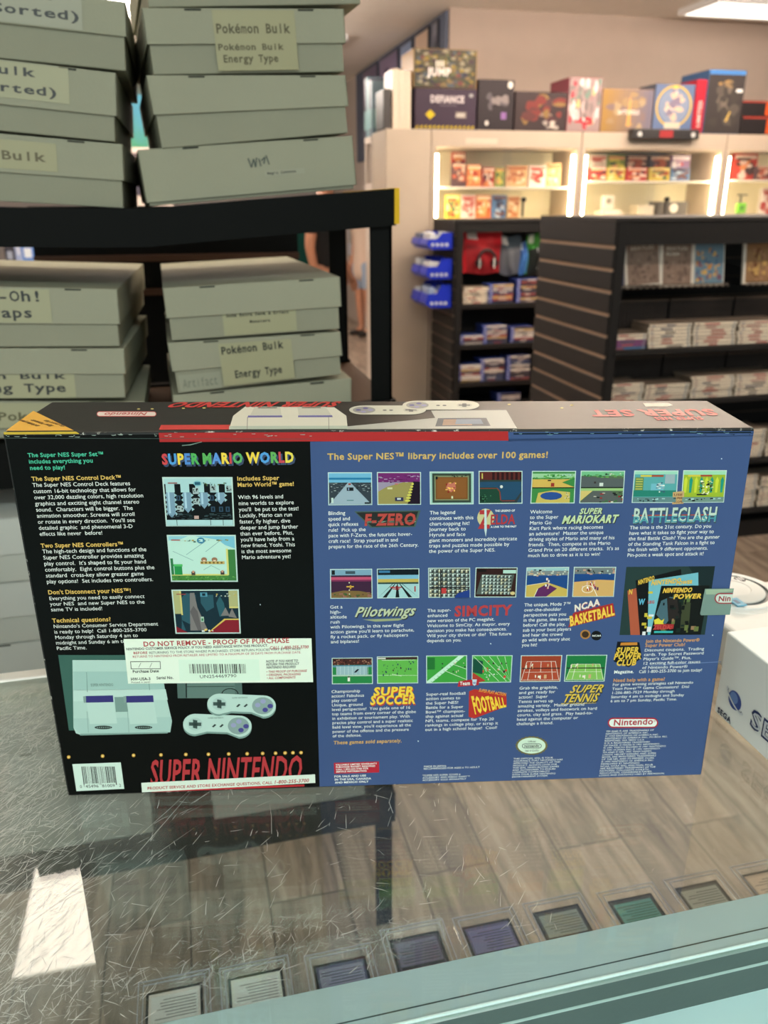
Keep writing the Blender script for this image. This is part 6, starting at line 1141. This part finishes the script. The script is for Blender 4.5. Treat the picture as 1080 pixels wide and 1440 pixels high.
def d4(m, pt, R, w, h): blobs(m, pt, R, 26, .2, .25, .9, .85, [C(116, 56, 54), C(92, 56, 56), C(130, 104, 66), C(80, 56, 60), C(130, 110, 100)], .14, .14); blobs(m, pt, R, 8, .5, .08, .85, .25, [C(190, 180, 170), C(150, 140, 136)], .06, .06, 8)
top_box(723, 795.5, 128, 178, .0, .25, (C(62, 52, 54),), 'low dark collector box with a red and gold swirl picture', 4, deco=d4)
def d5(m, pt, R, w, h): blobs(m, pt, R, 60, .05, .1, .95, .95, [C(190, 170, 170), C(150, 120, 120), C(206, 196, 196), C(120, 110, 110), C(170, 60, 70), C(110, 130, 120), C(196, 170, 120)], .07, .12); blobs(m, pt, R, 6, .3, .15, .7, .28, [C(180, 50, 60), C(226, 220, 216)], .16, .05, 8)
top_box(796.5, 843, 108, 178, 0, .3, (C(150, 130, 130),), 'shiny foil collector box in grey and pink', 5, deco=d5, side=C(130, 56, 68))
def d6(m, pt, R, w, h):
    for i in range(10): m.poly([pt(.01+i*.098, .01, 2), pt(.11+i*.098, .01, 2), pt(.11+i*.098, .99, 2), pt(.01+i*.098, .99, 2)], tuple(a*(1-i/9)+b*i/9 for a, b in zip(C(150, 118, 70), C(110, 104, 118))))
    blobs(m, pt, R, 16, .1, .1, .95, .9, [C(150, 126, 96), C(124, 106, 106), C(160, 140, 112)], .1, .12, 3); m.poly([pt(.5, .15, 8), pt(.58, .15, 8), pt(.56, .75, 8), pt(.53, .85, 8)], C(206, 150, 90)); words(m, pt, 'BATTLEFIELD', .32, .42, .42, w, h, .1, C(226, 214, 206), 'b')
top_box(844, 915, 124, 181, 0, .28, (C(160, 130, 110),), 'gold fading to grey-blue collector box with a pale title', 6, deco=d6)
def d7(m, pt, R, w, h):
    for k, (a_, c_) in enumerate(((.48, C(196, 164, 76)), (.43, C(84, 106, 144)), (.40, C(120, 132, 156)))): m.poly([pt(.5+a_*.95*math.cos(t), .55+a_*.9*math.sin(t), 3+k) for t in [2*PI*j/28 for j in range(28)]], c_)
    blobs(m, pt, R, 18, .3, .3, .7, .85, [C(196, 170, 150), C(170, 190, 214), C(120, 110, 130), C(206, 190, 180)], .1, .1, 7); m.poly([pt(.3, .1, 12), pt(.7, .1, 12), pt(.7, .22, 12), pt(.3, .22, 12)], C(190, 180, 160)); m.poly([pt(.42, .9, 12), pt(.58, .9, 12), pt(.5, .99, 12)], C(206, 176, 90))
top_box(916, 971, 117, 185, 0, .22, (C(90, 106, 140),), 'blue collector box with a gold ring frame on its front', 7, deco=d7, side=C(80, 84, 96))
def d8(m, pt, R, w, h): m.text('LIMITED', pt(.72, .12, 6), Z_, -X_, C(226, 206, 200), w=h*.5, h=w*.35, st='b', off=.0002)
top_box(972, 986.5, 111, 187, 0, .22, (C(160, 40, 56),), 'narrow red collector box with white spine lettering', 8, deco=d8)
top_box(963, 984, 104, 187, .30, .04, (C(70, 110, 70),), 'narrow green collector box edge behind the red spine', 9)
def d9(m, pt, R, w, h): blobs(m, pt, R, 26, .25, .1, .8, .75, [C(84, 78, 74), C(66, 62, 60), C(104, 96, 88)], .14, .12); blobs(m, pt, R, 8, .3, .72, .7, .84, [C(150, 120, 80), C(130, 110, 84)], .1, .03, 6); m.poly([pt(.02, .93, 5), pt(.98, .93, 5), pt(.98, .99, 5), pt(.02, .99, 5)], C(70, 120, 180)); m.poly([pt(.78, .66, 9), pt(.95, .66, 9), pt(.95, .71, 9), pt(.78, .71, 9)], C(226)); m.poly([pt(.55, .2, 9), pt(.62, .2, 9), pt(.7, .36, 9), pt(.66, .36, 9)], C(190, 160, 90))
top_box(987.5, 1039, 97, 187, 0, .34, (C(62, 58, 58),), 'tall black collector box with a blue band along its top', 10, deco=d9, side=C(56, 90, 130))
for i, (yt, yb) in enumerate(((163, 189), (139, 162.5))):
    def d10(m, pt, R, w, h): m.poly([pt(.5, .05), pt(.62, .05), pt(.62, .95), pt(.5, .95)], C(196, 84, 40)); m.poly([pt(.02, .88), pt(.98, .88), pt(.98, .98), pt(.02, .98)], C(150, 60, 50)); m.poly([pt(.8, .2), pt(.95, .2), pt(.95, .7), pt(.8, .7)], C(206, 200, 196))
    _, zt2 = top_box(1040.5, 1110, yt, yb, .0, .3, (C(42, 38, 40),), ('lower', 'upper')[i]+' of two black and orange boxes stacked at the right frame edge', 11+i, z=KZ1 if i == 0 else zt2+.0005, deco=d10)
a = at_y(893, 188, KY-.1); b = at_y(987, 188, KY-.1); t = thing('flat_black_case', 'flat black case with red patch lying over the cabinet edge under the blue box', 'case', ((a.x+b.x)/2, KY, KZ1))
m = MB(); m.box((a.x, KY-.075, KZ1+.0005-.045), (b.x, KY-.004, KZ1+.02), C(40, 38, 40), bev=.006); m.build('shell', M_plas, t)
m = MB(); m.box((a.x+.2, KY-.077, KZ1-.035), (a.x+.3, KY-.0745, KZ1+.01), C(150, 40, 44)); [m.cyl((x, KY-.078, KZ1-.015), (x, KY-.074, KZ1-.015), .016, n=14, col=C(200)) for x in (a.x+.05, b.x-.05)]; m.build('clasp', M_plas, t)
# left end: tall pale set, dark set, teal set
for i, (xa, xb, yt, c, lb) in enumerate(((552, 578, 96, C(222, 206, 186), 'tall cream boxed set standing left of the crowd-collage box'), (539, 550, 125, C(40, 34, 36), 'narrow black boxed set standing left of the tall cream set'))):
    a, b = at_y(xa, yt, KY+.02), at_y(xb, 178, KY+.02); w = b.x-a.x; m = MB(); n = 3 if i == 0 else 1
    for k in range(n): m.box((a.x+w*k/n, a.y, KZ1+.0006), (a.x+w*(k+1)/n-.001, a.y+.22, a.z-.004*k), c, bev=.002, seg=1)
    m.build('boxed_set', M_print, loc=(a.x+w/2, a.y+.1, KZ1), label=lb, cat='boxed set')

# ================================================================== FAR LEFT SIDE OF THE SHOP (seen past the rack)
UX = px0_-.004; UY1 = at_x(514, 300, UX).y; UY0 = KY+.01
t = thing('cubby_shelf', 'white open cubby shelf with a black inside, left of the tall white cupboard', 'shelf', (UX+.2, (UY0+UY1)/2, 0))
m = MB(); zt, zb = at_x(535, 196, UX).z, at_x(535, 256, UX).z; UXR = UX+.30
m.box((UX, KYB+.005, 0), (UXR, UY1, zb), C(220, 208, 198)); m.box((UX, KYB+.005, zt), (UXR, UY1, zt+.04), C(220, 208, 198)); m.box((UXR, KYB+.005, zb), (UXR+.02, UY1, zt), C(200, 190, 180))
for y in (KYB+.005, UY1-.03): m.box((UX, y, zb), (UXR, y+.025, zt), C(220, 208, 198))
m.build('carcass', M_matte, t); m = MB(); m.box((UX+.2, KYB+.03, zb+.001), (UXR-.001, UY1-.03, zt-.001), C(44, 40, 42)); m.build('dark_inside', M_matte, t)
for i in range(5):
    y0 = KYB+.02+i*.05; h = (.34, .36, .35, .38, .37)[i]
    m = MB(); m.box((UX+.01, y0, zt+.0405), (UX+.15, y0+.045, zt+.04+h), (C(120, 150, 170), C(90, 96, 120), C(150, 190, 196), C(96, 140, 160), C(70, 66, 84))[i], bev=.002, seg=1); m.box((UX+.0085, y0+.006, zt+.09), (UX+.0099, y0+.039, zt+.21), C(150, 200, 206)); m.box((UX+.02, y0-.0015, zt+.09), (UX+.14, y0-.0002, zt+.21), C(150, 200, 206))
    m.build('film_case', M_print, loc=(UX+.08, y0+.02, zt+.04), label='%s teal film case in the row on the white cubby shelf' % ('nearest', 'second', 'third', 'fourth', 'farthest')[i], cat='film case', group='film cases on the cubby shelf')
a, b = at_y(488, 150, 11.5), at_y(512, 192, 11.5); t = thing('framed_mirror', 'pale framed mirror on the far wall behind the upper right box stack', 'mirror', ((a.x+b.x)/2, 12.97, b.z))
a, b = at_y(484, 150, 12.97), at_y(512, 192, 12.97); m = MB(); w_ = .06
for q in (((a.x, a.z), (b.x, a.z-w_)), ((a.x, b.z+w_), (b.x, b.z)), ((a.x, a.z), (a.x+w_, b.z)), ((b.x-w_, a.z), (b.x, b.z))): m.box((q[0][0], 12.95, q[0][1]), (q[1][0], 12.995, q[1][1]), C(160, 126, 100))
m.build('frame', M_matte, t); m = MB(); m.box((a.x+w_, 12.98, b.z+w_), (b.x-w_, 12.99, a.z-w_), C(150, 170, 166)); m.build('mirror_glass', M_plas, t)
a = at_y(420, 325, 12.6); b = at_y(520, 362, 12.6)
m = MB(); m.box((a.x-.2, 12.55, 0), (2.16, 12.9, a.z+.35), C(30, 84, 76)); m.build('green_screen', M_cloth, loc=((a.x+b.x)/2, 12.7, 0), label='dark green screen standing far behind the two shoppers', cat='screen')
# display stands glimpsed between the stacks and over the lower boxes
a, b = at_y(183, 238, 9), at_y(222, 292, 9)
t = thing('magazine_rack', 'white display rack with dark covers seen between the two upper stacks', 'display rack', ((a.x+b.x)/2, 9.1, 0)); m = MB(); m.box((a.x-.05, 9.06, 0), (b.x+.15, 9.12, a.z+.2), C(226, 210, 200)); m.build('board', M_matte, t)
for k in range(2):
    for j in range(3):
        m = MB(); x = a.x+.02+j*.16; z = b.z+.12+k*.2; m.box((x, 9.035, z), (x+.135, 9.055, z+.18), (C(64, 58, 76), C(84, 66, 70))[k], bev=.003); m.box((x+.02, 9.033, z+.1), (x+.11, 9.0352, z+.14), C(150, 110, 120)); m.build('cover', M_print, t)
a, b = at_y(-10, 334, 8), at_y(46, 376, 8)
t = thing('display_table', 'white table far left with colourful goods, seen over the lower left stack', 'table', ((a.x+b.x)/2, 8.2, 0)); m = MB(); m.box((a.x-.4, 7.95, b.z-.04), (b.x, 8.6, b.z), C(230, 226, 226), bev=.005); m.build('tabletop', M_matte, t)
for x in (a.x-.36, b.x-.06):
    for y in (8.0, 8.52): m = MB(); m.box((x, y, 0), (x+.04, y+.04, b.z-.04), C(210)); m.build('leg', M_matte, t)
for k, (u, w_, h_, c_, c2, nm) in enumerate(((.22, .085, .17, C(60, 60, 70), C(150, 160, 180), 'dark box on the far table under the rack shelf'), (.52, .06, .26, C(150, 166, 206), C(210, 216, 230), 'slim lilac box on the far table beside the dark box'), (.72, .1, .20, C(90, 130, 200), C(220, 230, 240), 'light blue box at the right of the far table'))):
    x = a.x+(b.x-a.x)*u; m = MB(); m.box((x, 8.05, b.z+.0005), (x+w_, 8.2, b.z+h_), c_, bev=.004); m.box((x+.02, 8.048, b.z+h_*.4), (x+w_-.02, 8.0495, b.z+h_*.8), c2); m.build('goods_box', M_gloss, loc=(x+w_/2, 8.12, b.z), label=nm, cat='box')
x = a.x+(b.x-a.x)*.74; m = MB(); Mb = Matrix.Translation(Vector((x+.06, 8.12, b.z+.2+.052))); m.lathe([(.0005+.055*math.sin(PI*i/12), -.055*math.cos(PI*i/12)) for i in range(13)], Mb, 24, C(196, 50, 56)); m.build('red_ball', M_plas, loc=(x+.06, 8.12, b.z+.2), label='red ball resting on the light blue box far left', cat='ball')

# ================================================================== SHOPPERS
def skin_obj(name, verts, edges, radii, m, parent, root=0, sub=2):
    me = bpy.data.meshes.new(name); me.from_pydata([Vector(v) for v in verts], edges, []); o = bpy.data.objects.new(name, me); COL.objects.link(o); o.parent = parent
    md = o.modifiers.new('skin', 'SKIN'); md.use_smooth_shade = True
    for i, r in enumerate(radii):
        d = me.skin_vertices[0].data[i]; d.radius = r if isinstance(r, tuple) else (r, r); d.use_root = (i == root)
    s = o.modifiers.new('sub', 'SUBSURF'); s.levels = sub; s.render_levels = sub; me.materials.append(m); return o
def person(loc, rz, label, shirt, bottoms, longsleeve, shirt_low, shoe, hair, arm_bend):
    t = thing('person', label, 'person', loc); t.rotation_euler = (0, 0, rz)
    V = [(0, 0, .98), (0, .005, 1.14), (0, 0, 1.32), (0, 0, 1.46), (0, -.01, 1.54), (0, -.02, 1.62), (0, -.02, 1.71)]; E_ = [(i, i+1) for i in range(6)]; Rr = [(.15, .105), (.135, .1), (.165, .11), (.1, .08), .05, (.072, .085), (.06, .07)]
    for s in (-1, 1):
        b = len(V); V += [(s*.09, 0, .88), (s*.1, -.01, .52), (s*.1, .02, .10), (s*.1, -.06, .035), (s*.105, -.14, .03)]; E_ += [(0, b)]+[(b+i, b+i+1) for i in range(4)]; Rr += [(.095, .1), .062, .042, (.04, .035), (.036, .022)]
        b = len(V); fa = arm_bend[0 if s < 0 else 1]; V += [(s*.185, 0, 1.42), (s*.235, .03, 1.14), (s*.235+fa[0], .03+fa[1], 1.14+fa[2])]; E_ += [(3, b), (b, b+1), (b+1, b+2)]; Rr += [.058, .042, .028]
        w = Vector(V[-1]); d = (w-Vector(V[-2])).normalized(); pb = len(V); V.append(tuple(w+d*.07)); E_.append((b+2, pb)); Rr.append((.034, .02))
        side = d.cross(Vector((1, 0, 0))).normalized() if abs(d.x) < .9 else Vector((0, 1, 0))
        for k, (off, ln) in enumerate(((-.027, .068), (-.009, .078), (.009, .074), (.027, .058))):
            f0 = len(V); base = w+d*.085+side*off; V += [tuple(base), tuple(base+d*ln*.55+Vector((-s*.008, 0, 0))), tuple(base+d*ln+Vector((-s*.022, 0, 0)))]; E_ += [(pb, f0), (f0, f0+1), (f0+1, f0+2)]; Rr += [.0095, .009, .0075]
        f0 = len(V); base = w+d*.03+side*-.032; V += [tuple(base), tuple(base+d*.03+side*-.02), tuple(base+d*.055+side*-.022)]; E_ += [(b+2, f0), (f0, f0+1), (f0+1, f0+2)]; Rr += [.011, .01, .008]
    # face: nose and ears grow from the head
    for p, r in (((0, -.115, 1.635), .012), ((.082, -.01, 1.64), .014), ((-.082, -.01, 1.64), .014)): b = len(V); V.append(p); E_.append((5, b)); Rr.append(r)
    skin_obj('body', V, E_, Rr, M_skin, t)
    SV = [(0, 0, shirt_low), (0, .005, 1.12), (0, 0, 1.34), (0, 0, 1.47)]; SE = [(0, 1), (1, 2), (2, 3)]; SR = [(.19, .145), (.17, .13), (.185, .128), (.115, .09)]
    for s in (-1, 1):
        b = len(SV); SV += [(s*.185, 0, 1.425), (s*.228, .024, 1.21)]; SE += [(3, b), (b, b+1)]; SR += [.074, .062]
    skin_obj('shirt', SV, SE, SR, mat('shirt_cloth', .85, color=shirt, bump=.2), t)
    BV = [(0, 0, 1.0), (0, 0, .92)]; BE = [(0, 1)]; BR_ = [(.165, .12), (.165, .125)]
    for s in (-1, 1): b = len(BV); BV += [(s*.095, 0, .8), (s*.1, -.005, .56)]; BE += [(1, b), (b, b+1)]; BR_ += [(.105, .11), .09]
    skin_obj('shorts', BV, BE, BR_, mat('shorts_cloth', .85, color=bottoms, bump=.2), t)
    for s in (-1, 1): skin_obj('shoe', [(s*.1, .05, .04), (s*.1, -.06, .04), (s*.105, -.17, .032)], [(0, 1), (1, 2)], [(.045, .042), (.047, .04), (.044, .03)], mat('shoe_leather', .6, color=shoe), t, sub=1)
    skin_obj('hair', [(0, .03, 1.62), (0, .02, 1.70), (0, -.03, 1.745)], [(0, 1), (1, 2)], [(.084, .075), (.085, .09), (.07, .066)], mat('hair_strands', .6, color=hair, bump=.3), t)
    m = MB()
    for s in (-1, 1): m.lathe([(.0003+.011*math.sin(PI*i/8), -.011*math.cos(PI*i/8)) for i in range(9)], Matrix.Translation(Vector((s*.03, -.096, 1.668))), 12, C(40, 30, 26))
    m.box((-.024, -.104, 1.592), (.024, -.094, 1.598), C(150, 84, 80), bev=.002)
    me = m.build('face_features', M_plas); me.parent = t
    return t
f2 = at_z(513, 472, 0)
p2_ = person((f2.x, f2.y, 0), -1.2, 'person in a long pale beige shirt and light blue shorts, walking far down the aisle', C(214, 190, 172), C(150, 166, 190), False, .66, C(36, 32, 32), C(60, 44, 34), ((-.02, -.06, -.25), (.02, -.08, -.24)))
p2_.scale = (.9, .9, .9)
sh = at_y(448, 350, 6.6)
t1 = person((sh.x+.08, 6.7, 0), .95, 'person in black clothes with a bare forearm, standing behind the lower right stack', C(24, 25, 27), C(26, 28, 34), False, .9, C(40, 40, 42), C(40, 30, 26), ((.05, -.03, -.25), (-.02, -.12, -.22)))
m = MB(); m.tube([(.1, -.13, 1.40), (.11, -.14, 1.25), (.115, -.145, 1.15)], .007, 6, C(226, 228, 236)); m.box((.085, -.152, 1.06), (.145, -.142, 1.15), C(214, 220, 236), bev=.004); l_ = m.build('badge_lanyard', M_print); l_.parent = t1
